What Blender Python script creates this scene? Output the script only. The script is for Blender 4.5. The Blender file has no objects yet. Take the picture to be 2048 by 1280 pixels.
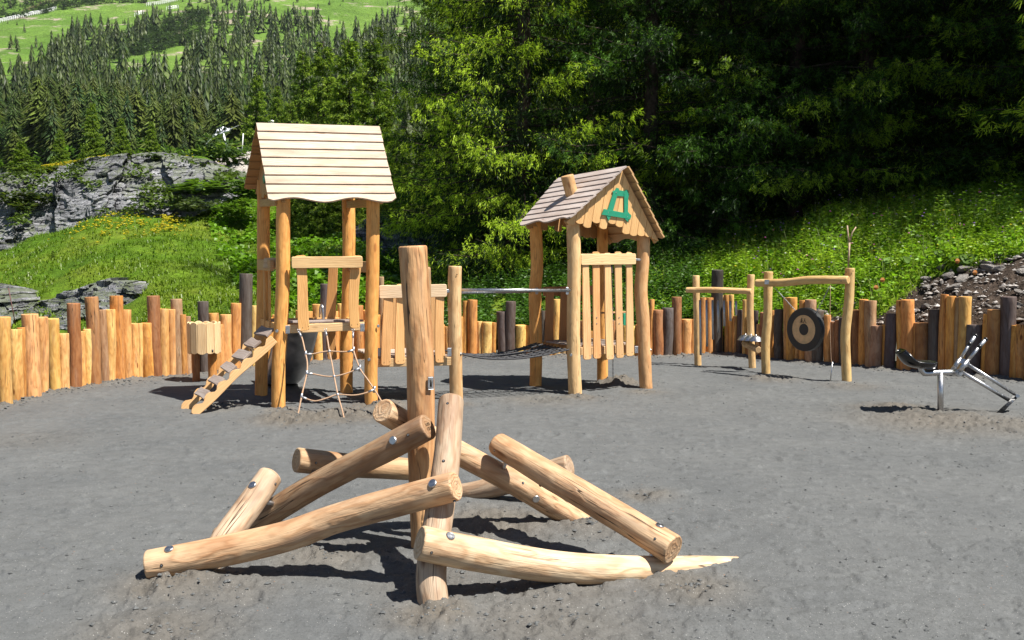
import bpy, math, random
import numpy as np
from mathutils import Vector, Matrix

SC = bpy.context.scene
COL = SC.collection
R_ = math.radians
# ---------------------------------------------------------------- camera, sky, sun, exposure
PITCH = math.atan(110 / 1900)
CAM = Vector((0, 0, 1.6))
cam_d = bpy.data.cameras.new('camera')
cam = bpy.data.objects.new('camera', cam_d)
COL.objects.link(cam)
cam.location = CAM
cam.rotation_euler = (math.pi / 2 - PITCH, 0, 0)
cam_d.sensor_width = 36
cam_d.lens = 1900 / 2048 * 36
cam_d.clip_start = 0.1
cam_d.clip_end = 6000
SC.camera = cam

SUN_TO = Vector((0.51, -0.27, 1.0)).normalized()
w = bpy.data.worlds.new("World")
SC.world = w
w.use_nodes = True
nt = w.node_tree
nt.nodes.clear()
sky = nt.nodes.new('ShaderNodeTexSky')
sky.sky_type = 'NISHITA'
sky.sun_disc = False
sky.sun_elevation = math.asin(SUN_TO.z)
sky.sun_rotation = math.atan2(SUN_TO.x, SUN_TO.y)
sky.altitude = 1600
bg = nt.nodes.new('ShaderNodeBackground')
bg.inputs[1].default_value = 0.052
wo = nt.nodes.new('ShaderNodeOutputWorld')
nt.links.new(sky.outputs[0], bg.inputs[0])
nt.links.new(bg.outputs[0], wo.inputs[0])
sl = bpy.data.lights.new('sun', 'SUN')
sl.energy = 5.0
sl.angle = R_(0.5)
sl.color = (1.0, 0.955, 0.88)
so = bpy.data.objects.new('sun', sl)
COL.objects.link(so)
so.rotation_euler = SUN_TO.to_track_quat('Z', 'Y').to_euler()
SC.view_settings.view_transform = 'Standard'
SC.view_settings.look = 'None'
SC.view_settings.gamma = 1
SC.view_settings.use_curve_mapping = False
SC.view_settings.exposure = 1.0

# ---------------------------------------------------------------- measuring helpers
_f = Vector((0, math.cos(PITCH), -math.sin(PITCH)))
_u = Vector((0, math.sin(PITCH), math.cos(PITCH)))


def W(px, py, D):
    """world point at depth Y = D seen at photo coordinate (px, py)"""
    d = _f + _u * ((640 - py) / 1900) + Vector((1, 0, 0)) * ((px - 1024) / 1900)
    return CAM + d * (D / d.y)


def G(px, py, z=0.0):
    d = _f + _u * ((640 - py) / 1900) + Vector((1, 0, 0)) * ((px - 1024) / 1900)
    return CAM + d * ((z - CAM.z) / d.z)


# ---------------------------------------------------------------- numpy noise
def _h(ix, iy, iz, seed):
    n = (ix.astype(np.int64) * 374761393 + iy.astype(np.int64) * 668265263
         + iz.astype(np.int64) * 2147483647 + seed * 1274126177) & 0xFFFFFFFF
    n = ((n ^ (n >> 13)) * 1274126177) & 0xFFFFFFFF
    n = n ^ (n >> 16)
    return (n & 0xFFFFFF) / float(0x1000000)


def vn(x, y, seed=0, z=None):
    x = np.asarray(x, float)
    y = np.asarray(y, float)
    ix, iy = np.floor(x), np.floor(y)
    fx, fy = x - ix, y - iy
    fx = fx * fx * (3 - 2 * fx)
    fy = fy * fy * (3 - 2 * fy)

    def lay(k):
        a = _h(ix, iy, k, seed)
        b = _h(ix + 1, iy, k, seed)
        c = _h(ix, iy + 1, k, seed)
        d = _h(ix + 1, iy + 1, k, seed)
        return (a * (1 - fx) + b * fx) * (1 - fy) + (c * (1 - fx) + d * fx) * fy
    if z is None:
        return lay(np.zeros_like(ix))
    z = np.asarray(z, float)
    iz = np.floor(z)
    fz = z - iz
    fz = fz * fz * (3 - 2 * fz)
    return lay(iz) * (1 - fz) + lay(iz + 1) * fz


def fbm(x, y, octv=4, seed=0, z=None, g=0.5):
    s, a, t = 0, 1.0, 0
    for i in range(octv):
        s = s + a * vn(x * 2 ** i, y * 2 ** i, seed + i * 17, None if z is None else z * 2 ** i)
        t += a
        a *= g
    return s / t


# ---------------------------------------------------------------- mesh making
def mk(name, V, F, mat, parent=None, attrs=None, smooth=True, loc=None, color=None, flat_faces=0):
    me = bpy.data.meshes.new(name)
    V = np.asarray(V, np.float32)
    if loc is None:
        loc = V.mean(axis=0) if parent is not None else V.mean(axis=0)
    loc = np.asarray(loc, np.float32)
    V = V - loc
    if isinstance(F, np.ndarray):
        n, k = F.shape
        me.vertices.add(len(V))
        me.vertices.foreach_set('co', V.ravel())
        me.loops.add(n * k)
        me.loops.foreach_set('vertex_index', F.astype(np.int32).ravel())
        me.polygons.add(n)
        me.polygons.foreach_set('loop_start', np.arange(0, n * k, k, dtype=np.int32))
        me.update(calc_edges=True)
    else:
        me.from_pydata([tuple(v) for v in V], [], F)
        me.update()
    n = len(me.polygons)
    sm = np.full(n, bool(smooth))
    if flat_faces:
        sm[n - flat_faces:] = False
    me.polygons.foreach_set('use_smooth', sm)
    for an, (ty, arr) in (attrs or {}).items():
        at = me.attributes.new(an, ty, 'POINT')
        arr = np.asarray(arr, np.float32)
        if ty == 'FLOAT_COLOR':
            if arr.shape[1] == 3:
                arr = np.concatenate([arr, np.ones((len(arr), 1), np.float32)], 1)
            at.data.foreach_set('color', arr.ravel())
        elif ty == 'FLOAT_VECTOR':
            at.data.foreach_set('vector', arr.ravel())
        else:
            at.data.foreach_set('value', arr.ravel())
    if mat:
        for m in (mat if isinstance(mat, (list, tuple)) else [mat]):
            me.materials.append(m)
    me.validate(verbose=False)
    o = bpy.data.objects.new(name, me)
    COL.objects.link(o)
    if parent is not None:
        o.parent = parent
        pl = Vector((0, 0, 0))
        p = parent
        while p is not None:
            pl += p.location
            p = p.parent
        o.location = Vector([float(c) for c in loc]) - pl
    else:
        o.location = [float(c) for c in loc]
    if color is not None:
        o.color = (color[0], color[1], color[2], 1)
    return o


def tag(o, label=None, cat=None, group=None, kind=None):
    if label:
        o['label'] = label
    if cat:
        o['category'] = cat
    if group:
        o['group'] = group
    if kind:
        o['kind'] = kind
    return o


def thing(name, loc, label, cat, group=None):
    o = bpy.data.objects.new(name, None)
    COL.objects.link(o)
    o.location = loc
    o.empty_display_size = 0.2
    return tag(o, label, cat, group)


def dup(o, loc=None, rotz=0.0, scale=None, label=None, parent=None):
    c = o.copy()
    COL.objects.link(c)
    if parent is not None:
        c.parent = parent
    if loc is not None:
        c.location = loc
    if rotz:
        c.rotation_euler = (0, 0, rotz)
    if scale:
        c.scale = scale if hasattr(scale, '__len__') else (scale,) * 3
    if label:
        c['label'] = label
    for ch in list(o.children):
        dup(ch, parent=c)
    return c


def basis(z, hint=None):
    z = Vector(z).normalized()
    h = Vector(hint) if hint else (Vector((0, 0, 1)) if abs(z.z) < 0.9 else Vector((1, 0, 0)))
    x = h.cross(z).normalized()
    y = z.cross(x).normalized()
    return x, y, z


def catmull(P, n):
    P = [np.array(p, float) for p in P]
    if len(P) == 2:
        return [P[0] + (P[1] - P[0]) * t for t in np.linspace(0, 1, n)]
    Q = [2 * P[0] - P[1]] + P + [2 * P[-1] - P[-2]]
    out = []
    segs = len(P) - 1
    for k in range(n):
        t = k / (n - 1) * segs
        i = min(int(t), segs - 1)
        t -= i
        a, b, c, d = Q[i], Q[i + 1], Q[i + 2], Q[i + 3]
        out.append(0.5 * ((2 * b) + (c - a) * t + (2 * a - 5 * b + 4 * c - d) * t * t
                          + (3 * b - 3 * c + d - a) * t ** 3))
    return out


def log_arrays(P, R, seed=0, nseg=24, nring=26, amp=0.06, bev=0.008, bend=0.0, round0=False, round1=False, twist=0.0):
    """sweep of a peeled log: slightly faceted, knobbly, bevelled ends. returns V, F, wc, caps"""
    pts = catmull(P, nring)
    ts = np.linspace(0, 1, nring)
    if np.ndim(R) == 0:
        rad = np.full(nring, float(R))
    else:
        rad = np.interp(ts, np.linspace(0, 1, len(R)), R)
    L = sum(np.linalg.norm(pts[i + 1] - pts[i]) for i in range(nring - 1))
    ch = pts[-1] - pts[0]
    x0, y0, z0 = basis(ch)
    x0, y0 = np.array(x0), np.array(y0)
    if bend:
        for i, t in enumerate(ts):
            pts[i] = pts[i] + x0 * bend * math.sin(math.pi * t * 1.0 + seed) * 0.7 + y0 * bend * math.sin(2.3 * math.pi * t + seed * 2)
    # extra rings for bevels
    rows, rr, ss = [], [], []

    def endr(rounded, r):
        if rounded:
            return [(r * 0.42 * (1 - math.cos(a)), r * (0.35 + 0.65 * math.sin(a))) for a in (0.0, 0.5, 1.0, 1.35)]
        return [(0.0, r - bev), (bev * 0.4, r - bev * 0.3)]
    d0 = (pts[1] - pts[0]) / np.linalg.norm(pts[1] - pts[0])
    d1 = (pts[-1] - pts[-2]) / np.linalg.norm(pts[-1] - pts[-2])
    for off, r in endr(round0, rad[0]):
        rows.append(pts[0] + d0 * off)
        rr.append(r)
        ss.append(off)
    s = 0
    off0 = endr(round0, rad[0])[-1][0] + bev
    off1 = endr(round1, rad[-1])[-1][0] + bev
    for i in range(nring):
        if i:
            s += np.linalg.norm(pts[i] - pts[i - 1])
        p = pts[i]
        si = s
        if i == 0:
            p, si = pts[0] + d0 * off0, off0
        elif s < off0 + 0.01 or s > L - off1 - 0.01 and i < nring - 1:
            continue
        if i == nring - 1:
            p, si = pts[-1] - d1 * off1, L - off1
        rows.append(p)
        rr.append(rad[i])
        ss.append(si)
    for off, r in reversed(endr(round1, rad[-1])):
        rows.append(pts[-1] - d1 * off)
        rr.append(r)
        ss.append(L - off)
    n = len(rows)
    V, wc = [], []
    th = np.linspace(0, 2 * np.pi, nseg, endpoint=False)
    rows = [np.array(r) for r in rows]
    for i in range(n):
        a, b = rows[max(0, i - 1)], rows[min(n - 1, i + 1)]
        t = b - a
        t = t / np.linalg.norm(t)
        x = x0 - t * np.dot(x0, t)
        x /= np.linalg.norm(x)
        y = np.cross(t, x)
        f = 1 + amp * (fbm(np.cos(th) * 1.3 + 5 + seed, np.sin(th) * 1.3 + ss[i] * 0.9 + 7, 2, seed, z=np.full(nseg, ss[i] * 2.2)) - 0.5) * 2
        f = f + amp * 0.45 * (vn(th * 2.5, np.full(nseg, ss[i] * 7.0), seed + 5) - 0.5) * 2 * np.minimum(1, np.minimum(th, 2 * np.pi - th) * 1.5)
        r = rr[i] * f
        V.append(rows[i] + np.outer(r * np.cos(th), x) + np.outer(r * np.sin(th), y))
        wc.append(np.stack([r * np.cos(th), r * np.sin(th), np.full(nseg, ss[i])], 1))
    V = np.concatenate(V)
    wc = np.concatenate(wc)
    F = []
    for i in range(n - 1):
        for j in range(nseg):
            k = (j + 1) % nseg
            F.append((i * nseg + j, i * nseg + k, (i + 1) * nseg + k, (i + 1) * nseg + j))
    c0, c1 = len(V), len(V) + 1
    V = np.concatenate([V, [rows[0]], [rows[-1]]])
    wc = np.concatenate([wc, [[0, 0, 0]], [[0, 0, L]]])
    for j in range(nseg):
        F.append((c0, (j + 1) % nseg, j))
    b = (n - 1) * nseg
    for j in range(nseg):
        F.append((c1, b + j, b + (j + 1) % nseg))
    return V, F, wc, 2 * nseg


def log(name, P, R, mat, parent=None, color=(0.5, 0.3, 0.14), **k):
    V, F, wc, nc = log_arrays(P, R, **k)
    return mk(name, V, F, mat, parent, {'wc': ('FLOAT_VECTOR', wc)}, True, loc=tuple(V.mean(axis=0)), color=color, flat_faces=nc)


def slab(name, O, U, V_, N, outline, th, mat, parent=None, color=(0.5, 0.3, 0.14), along='v', ch=0.004, seed=None):
    """extruded outline (u, v) in plane (O, U, V), thickness th along N (from O outwards), chamfered rim"""
    O, U, V_, N = Vector(O), Vector(U), Vector(V_), Vector(N)
    n = len(outline)
    cu = sum(p[0] for p in outline) / n
    cv = sum(p[1] for p in outline) / n

    def ins(p, i):
        a = Vector(outline[i - 1])
        b = Vector(outline[(i + 1) % n])
        t = (b - a)
        if t.length < 1e-9:
            return p
        t.normalize()
        nn = Vector((-t.y, t.x))
        s = 1 if nn.dot(Vector((cu - p[0], cv - p[1]))) > 0 else -1
        return (p[0] + nn.x * s * ch, p[1] + nn.y * s * ch)
    inner = [ins(p, i) for i, p in enumerate(outline)]
    vs, wc = [], []
    off = (seed or 0) * 0.37
    for lay, w_ in ((inner, 0.0), (outline, ch), (outline, th - ch), (inner, th)):
        for p in lay:
            vs.append(O + U * p[0] + V_ * p[1] + N * w_)
            if along == 'v':
                wc.append((p[0] + off, w_ + 0.03, p[1]))
            else:
                wc.append((p[1] + off, w_ + 0.03, p[0]))
    F = []
    for k in range(3):
        for i in range(n):
            j = (i + 1) % n
            F.append((k * n + i, k * n + j, (k + 1) * n + j, (k + 1) * n + i))
    F.append(tuple(range(n - 1, -1, -1)))
    F.append(tuple(range(3 * n, 4 * n)))
    if U.cross(V_).dot(N) < 0:
        F = [tuple(reversed(f)) for f in F]
    # outlines are expected counter-clockwise in (u, v); fix otherwise
    ar = sum(outline[i][0] * outline[(i + 1) % n][1] - outline[(i + 1) % n][0] * outline[i][1] for i in range(n))
    if ar < 0:
        F = [tuple(reversed(f)) for f in F]
    return mk(name, vs, F, mat, parent, {'wc': ('FLOAT_VECTOR', wc)}, False, color=color)


def rrect(w_, h, r=0.01, k=3):
    out = []
    for cx, cy, a0 in ((w_ - r, h - r, 0), (r, h - r, 90), (r, r, 180), (w_ - r, r, 270)):
        for i in range(k + 1):
            a = R_(a0 + 90 * i / k)
            out.append((cx + r * math.cos(a), cy + r * math.sin(a)))
    return out


def beam(name, A, B, w_, h, mat, parent=None, color=(0.5, 0.3, 0.14), up=(0, 0, 1), r=0.01, seed=None):
    """straight sawn timber from A to B, centred on the line, width w_ (sideways) and height h (up)"""
    A, B = Vector(A), Vector(B)
    d = (B - A)
    L = d.length
    d.normalize()
    s = d.cross(Vector(up)).normalized()
    u = s.cross(d).normalized()
    O = A - s * (w_ / 2) - u * (h / 2)
    return slab(name, O, d, u, s, rrect(L, h, min(r, h * 0.3)), w_, mat, parent, color, along='u', seed=seed, ch=min(0.005, w_ * 0.2))


def tube_arrays(P, r, n=8, rings=None, cap=True):
    pts = [np.array(p, float) for p in P] if rings is None else catmull(P, rings)
    m = len(pts)
    rad = np.full(m, r) if np.ndim(r) == 0 else np.interp(np.linspace(0, 1, m), np.linspace(0, 1, len(r)), r)
    V, F = [], []
    x = np.array(basis(pts[1] - pts[0])[0])
    th = np.linspace(0, 2 * np.pi, n, endpoint=False)
    s = 0
    wc = []
    for i in range(m):
        t = pts[min(m - 1, i + 1)] - pts[max(0, i - 1)]
        t = t / (np.linalg.norm(t) + 1e-12)
        x = x - t * np.dot(x, t)
        x = x / (np.linalg.norm(x) + 1e-12)
        y = np.cross(t, x)
        if i:
            s += np.linalg.norm(pts[i] - pts[i - 1])
        V.append(pts[i] + rad[i] * (np.outer(np.cos(th), x) + np.outer(np.sin(th), y)))
        wc.append(np.stack([rad[i] * np.cos(th), rad[i] * np.sin(th), np.full(n, s)], 1))
    for i in range(m - 1):
        for j in range(n):
            k = (j + 1) % n
            F.append((i * n + j, i * n + k, (i + 1) * n + k, (i + 1) * n + j))
    nc = 0
    if cap:
        F.append(tuple(range(n - 1, -1, -1)))
        F.append(tuple(range((m - 1) * n, m * n)))
        nc = 2
    return np.concatenate(V), F, np.concatenate(wc), nc


def tube(name, P, r, mat, parent=None, n=8, rings=None, color=None):
    V, F, wc, nc = tube_arrays(P, r, n, rings)
    return mk(name, V, F, mat, parent, {'wc': ('FLOAT_VECTOR', wc)}, True, color=color, flat_faces=nc)


def disc(name, C, N, r, th, mat, parent=None, n=16, color=None):
    C, N = Vector(C), Vector(N).normalized()
    return tube(name, [C, C + N * th * 0.7, C + N * th, C + N * (th + 0.0005)], [r, r, r * 0.86, r * 0.84], mat, parent, n=n, color=color)


# ---------------------------------------------------------------- materials
def newmat(name):
    m = bpy.data.materials.new(name)
    m.use_nodes = True
    t = m.node_tree
    t.nodes.clear()
    o = t.nodes.new('ShaderNodeOutputMaterial')
    b = t.nodes.new('ShaderNodeBsdfPrincipled')
    t.links.new(b.outputs[0], o.inputs[0])
    return m, t, b, o


class NT:
    def __init__(s, t):
        s.t = t

    def n(s, ty, **k):
        q = s.t.nodes.new('ShaderNode' + ty)
        for a, v in k.items():
            setattr(q, a, v)
        return q

    def l(s, a, b):
        s.t.links.new(a, b)

    def math(s, op, a, b=None, c=None, clamp=False):
        q = s.n('Math', operation=op, use_clamp=clamp)
        for i, v in enumerate((a, b, c)):
            if v is None:
                continue
            if isinstance(v, (int, float)):
                q.inputs[i].default_value = v
            else:
                s.l(v, q.inputs[i])
        return q.outputs[0]

    def mix(s, fac, a, b, mode='MIX'):
        q = s.n('Mix', data_type='RGBA', blend_type=mode)
        if isinstance(fac, (int, float)):
            q.inputs[0].default_value = fac
        else:
            s.l(fac, q.inputs[0])
        for i, v in ((6, a), (7, b)):
            if isinstance(v, tuple):
                q.inputs[i].default_value = (*v[:3], 1)
            else:
                s.l(v, q.inputs[i])
        return q.outputs[2]

    def scl(s, vec, v3):
        q = s.n('Mapping', vector_type='POINT')
        s.l(vec, q.inputs[0])
        q.inputs['Scale'].default_value = v3
        return q.outputs[0]

    def noise(s, vec, scale=1, detail=3, rough=0.5, w=None, dist=0.0):
        q = s.n('TexNoise', noise_dimensions='4D' if w is not None else '3D')
        s.l(vec, q.inputs['Vector'])
        if w is not None:
            s.l(w, q.inputs['W'])
        q.inputs['Scale'].default_value = scale
        q.inputs['Detail'].default_value = detail
        q.inputs['Roughness'].default_value = rough
        q.inputs['Distortion'].default_value = dist
        return q.outputs['Fac']

    def ramp(s, fac, stops):
        q = s.n('ValToRGB')
        s.l(fac, q.inputs[0])
        e = q.color_ramp.elements
        e[0].position, e[0].color = stops[0][0], (*_c(stops[0][1]), 1)
        e[1].position, e[1].color = stops[-1][0], (*_c(stops[-1][1]), 1)
        for p, c in stops[1:-1]:
            x = e.new(p)
            x.color = (*_c(c), 1)
        return q.outputs[0]

    def mr(s, v, a, b, c=0.0, d=1.0):
        q = s.n('MapRange')
        s.l(v, q.inputs[0])
        for i, x in enumerate((a, b, c, d)):
            q.inputs[i + 1].default_value = x
        return q.outputs[0]

    def bump(s, h, st, dist, b):
        q = s.n('Bump')
        q.inputs['Strength'].default_value = st
        q.inputs['Distance'].default_value = dist
        s.l(h, q.inputs['Height'])
        s.l(q.outputs[0], b.inputs['Normal'])


def _c(c):
    return (c, c, c) if isinstance(c, (int, float)) else c


def wood_mat(name, ring=260.0, dist=9.0, dark=(0.62, 0.5, 0.4), blot=0.35, crack=0.5, knot=0.8, rough=0.62, bump=0.35, grey=0.0, ringmix=0.6):
    m, t, b, o = newmat(name)
    N = NT(t)
    at = N.n('Attribute', attribute_name='wc')
    oi = N.n('ObjectInfo')
    wv = N.math('MULTIPLY', oi.outputs['Random'], 71.0)
    v = at.outputs['Vector']
    sp = N.n('SeparateXYZ')
    N.l(v, sp.inputs[0])
    r = N.math('SQRT', N.math('ADD', N.math('POWER', sp.outputs[0], 2.0), N.math('POWER', sp.outputs[1], 2.0)))
    n1 = N.noise(N.scl(v, (11, 11, 3.2)), 1, 2.5, 0.5, wv)
    ph = N.math('ADD', N.math('MULTIPLY', r, ring), N.math('MULTIPLY', n1, dist * 2.2))
    rg = N.mr(N.math('SINE', ph), -1, 1)
    rg = N.math('POWER', rg, 1.6)
    fib = N.noise(N.scl(v, (160, 160, 5)), 1, 2, 0.6, wv)
    blo = N.noise(N.scl(v, (8, 8, 2.5)), 1, 4, 0.6, wv)
    blo2 = N.noise(N.scl(v, (3, 3, 1.1)), 1, 2, 0.5, wv)
    col = N.mix(N.math('MULTIPLY', rg, ringmix), (1, 1, 1), dark)
    col = N.mix(0.5, col, N.ramp(fib, [(0.3, 0.72), (0.7, 1.12)]), 'MULTIPLY')
    col = N.mix(blot, col, N.ramp(blo, [(0.3, (0.55, 0.42, 0.34)), (0.55, (1, 1, 1)), (0.75, (1.16, 1.14, 1.1))]), 'MULTIPLY')
    col = N.mix(blot, col, N.ramp(blo2, [(0.3, (0.8, 0.7, 0.62)), (0.65, (1.1, 1.1, 1.1))]), 'MULTIPLY')
    col = N.mix(1.0, col, oi.outputs['Color'], 'MULTIPLY')
    if grey:
        gm = N.math('MULTIPLY', N.mr(N.noise(N.scl(v, (14, 14, 1.6)), 1, 4, 0.7, wv), 0.48, 0.68), grey)
        col = N.mix(gm, col, (0.2, 0.175, 0.15))
    # knots
    vo = N.n('TexVoronoi', voronoi_dimensions='4D')
    N.l(N.scl(v, (7, 7, 2.6)), vo.inputs['Vector'])
    N.l(wv, vo.inputs['W'])
    vo.inputs['Scale'].default_value = 1.0
    kn = N.mr(vo.outputs['Distance'], 0.10, 0.17, 1, 0)
    col = N.mix(N.math('MULTIPLY', kn, knot), col, N.mix(1.0, oi.outputs['Color'], (0.32, 0.2, 0.14), 'MULTIPLY'))
    # drying cracks
    cr = N.noise(N.scl(v, (26, 26, 0.9)), 1, 2, 0.5, wv)
    cm = N.mr(N.math('ABSOLUTE', N.math('SUBTRACT', cr, 0.5)), 0.003, 0.010, 1, 0)
    cm = N.math('MULTIPLY', cm, N.mr(blo2, 0.46, 0.56, 0, crack))
    col = N.mix(cm, col, (0.03, 0.018, 0.01))
    N.l(col, b.inputs['Base Color'])
    b.inputs['Roughness'].default_value = rough
    b.inputs['Specular IOR Level'].default_value = 0.3
    h = N.math('ADD', N.math('MULTIPLY', rg, 0.25), N.math('MULTIPLY', fib, 0.35))
    h = N.math('ADD', h, N.math('MULTIPLY', N.noise(N.scl(v, (22, 22, 9)), 1, 3, 0.5, wv), 0.8))
    h = N.math('SUBTRACT', h, N.math('MULTIPLY', cm, 1.5))
    N.bump(h, bump, 0.012, b)
    return m


M = {}
M['log'] = wood_mat('peeled_log', 240, 15, (0.66, 0.50, 0.38), 0.65, 0.9, 0.9, 0.6, 0.55, 0.35, 0.55)
M['post'] = wood_mat('robinia_post', 240, 14, (0.70, 0.54, 0.40), 0.45, 0.5, 0.6, 0.55, 0.35, 0.0, 0.4)
M['plank'] = wood_mat('sawn_plank', 300, 10, (0.78, 0.64, 0.52), 0.3, 0.0, 0.6, 0.55, 0.15, 0.0, 0.6)
M['palisade'] = wood_mat('palisade_log', 240, 15, (0.66, 0.5, 0.38), 0.75, 0.8, 1.0, 0.7, 0.4, 0.3, 0.5)
M['weathered'] = wood_mat('weathered_plank', 300, 14, (0.78, 0.7, 0.63), 0.45, 0.2, 0.7, 0.7, 0.25, 0.0, 0.7)


def simple(name, col, rough=0.5, metal=0.0, noise=0.0, nscale=30, bump=0.0, spec=0.5):
    m, t, b, o = newmat(name)
    N = NT(t)
    tc = N.n('TexCoord')
    if noise:
        f = N.noise(tc.outputs['Object'], nscale, 4, 0.6)
        c = N.mix(1.0, tuple(col), N.ramp(f, [(0.3, 1 - noise), (0.7, 1 + noise)]), 'MULTIPLY')
        N.l(c, b.inputs['Base Color'])
        N.l(N.mr(f, 0.3, 0.7, max(0.05, rough - 0.12), min(1, rough + 0.12)), b.inputs['Roughness'])
        if bump:
            N.bump(f, bump, 0.01, b)
    else:
        b.inputs['Base Color'].default_value = (*col, 1)
        b.inputs['Roughness'].default_value = rough
    b.inputs['Metallic'].default_value = metal
    b.inputs['Specular IOR Level'].default_value = spec
    return m


M['steel'] = simple('brushed_steel', (0.5, 0.5, 0.51), 0.36, 1.0, 0.12, 60)
M['galv'] = simple('galvanised_steel', (0.45, 0.46, 0.48), 0.45, 1.0, 0.2, 40)
M['slide'] = simple('slide_steel', (0.6, 0.6, 0.6), 0.55, 1.0, 0.25, 6)
M['black'] = simple('black_rubber', (0.012, 0.012, 0.013), 0.35, 0, 0.3, 40)
M['seat'] = simple('black_plastic', (0.01, 0.01, 0.011), 0.18, 0, 0.2, 20)
M['green'] = simple('green_painted_board', (0.02, 0.27, 0.15), 0.45, 0, 0.08, 20)
M['rope'] = simple('beige_rope', (0.42, 0.27, 0.17), 0.8, 0, 0.35, 160, 0.5)
M['rope_dark'] = simple('black_rope', (0.03, 0.03, 0.034), 0.6, 0, 0.4, 160, 0.5)
M['gong_black'] = simple('gong_black_lacquer', (0.012, 0.012, 0.013), 0.45, 0, 0.3, 30)
M['gong_tan'] = simple('gong_tan_bronze', (0.62, 0.39, 0.19), 0.5, 0.0, 0.2, 14)
M['ink'] = simple('black_ink', (0.02, 0.015, 0.01), 0.6)
M['white'] = simple('white_paint', (0.75, 0.75, 0.75), 0.5, 0, 0.1, 20)
M['redbrown'] = simple('rusted_barrier', (0.12, 0.05, 0.045), 0.7, 0, 0.3, 1)
M['bark'] = simple('spruce_bark', (0.06, 0.045, 0.036), 0.9, 0, 0.5, 9, 0.8, 0.1)
M['paleb'] = simple('pale_dead_wood', (0.42, 0.3, 0.2), 0.8, 0, 0.3, 20, 0.3)


def foliage_mat(name, trans=0.25, spec=0.15):
    m, t, b, o = newmat(name)
    N = NT(t)
    at = N.n('Attribute', attribute_name='Col')
    oi = N.n('ObjectInfo')
    c = N.mix(1.0, at.outputs['Color'], oi.outputs['Color'], 'MULTIPLY')
    N.l(c, b.inputs['Base Color'])
    b.inputs['Roughness'].default_value = 0.42
    b.inputs['Specular IOR Level'].default_value = spec
    tr = N.n('BsdfTranslucent')
    N.l(N.mix(1.0, c, (1.2, 1.3, 0.6), 'MULTIPLY'), tr.inputs[0])
    mx = N.n('MixShader')
    mx.inputs[0].default_value = trans
    N.l(b.outputs[0], mx.inputs[1])
    N.l(tr.outputs[0], mx.inputs[2])
    N.l(mx.outputs[0], o.inputs[0])
    return m


M['leaf'] = foliage_mat('leaf_foliage', 0.38, 0.28)
M['needle'] = foliage_mat('needle_foliage', 0.32)


def sand_mat():
    m, t, b, o = newmat('damp_grey_sand')
    N = NT(t)
    tc = N.n('TexCoord')
    P = tc.outputs['Object']
    n1 = N.noise(P, 1.1, 4, 0.6)
    n2 = N.noise(P, 9, 5, 0.65)
    n3 = N.noise(P, 70, 4, 0.7)
    n4 = N.noise(P, 330, 2, 0.6)
    col = N.ramp(n2, [(0.3, (0.091, 0.094, 0.094)), (0.5, (0.109, 0.113, 0.1135)), (0.72, (0.125, 0.129, 0.130))])
    col = N.mix(0.7, col, N.ramp(n1, [(0.3, (0.78, 0.79, 0.80)), (0.7, (1.13, 1.12, 1.1))]), 'MULTIPLY')
    col = N.mix(0.75, col, N.ramp(n3, [(0.3, 0.55), (0.45, 0.98), (0.6, 1.05), (0.72, 1.5)]), 'MULTIPLY')
    col = N.mix(0.6, col, N.ramp(n4, [(0.35, 0.75), (0.6, 1.15)]), 'MULTIPLY')
    rd = N.n('Attribute', attribute_name='rough')
    col = N.mix(N.math('MULTIPLY', rd.outputs['Fac'], 0.85), col, N.mix(1.0, col, (1.12, 0.94, 0.76), 'MULTIPLY'))
    vo = N.n('TexVoronoi')
    N.l(P, vo.inputs['Vector'])
    vo.inputs['Scale'].default_value = 85
    spk = N.mr(vo.outputs['Distance'], 0.12, 0.2, 1, 0)
    sp2 = N.n('SeparateColor')
    N.l(vo.outputs['Color'], sp2.inputs[0])
    spk = N.math('MULTIPLY', spk, N.mr(sp2.outputs[0], 0.80, 0.83, 0, 0.8))
    col = N.mix(spk, col, (0.46, 0.45, 0.43))
    vo2 = N.n('TexVoronoi')
    N.l(P, vo2.inputs['Vector'])
    vo2.inputs['Scale'].default_value = 26
    s2 = N.mr(vo2.outputs['Distance'], 0.07, 0.12, 1, 0)
    sp3 = N.n('SeparateColor')
    N.l(vo2.outputs['Color'], sp3.inputs[0])
    s2 = N.math('MULTIPLY', s2, N.mr(sp3.outputs[1], 0.93, 0.95, 0, 0.8))
    col = N.mix(s2, col, (0.3, 0.13, 0.05))
    N.l(col, b.inputs['Base Color'])
    b.inputs['Roughness'].default_value = 0.85
    b.inputs['Specular IOR Level'].default_value = 0.25
    h = N.math('ADD', N.math('MULTIPLY', n2, 0.45), N.math('MULTIPLY', n3, 0.5))
    h = N.math('ADD', h, N.math('MULTIPLY', n4, 0.12))
    N.bump(h, 0.55, 0.03, b)
    return m


M['sand'] = sand_mat()


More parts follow.
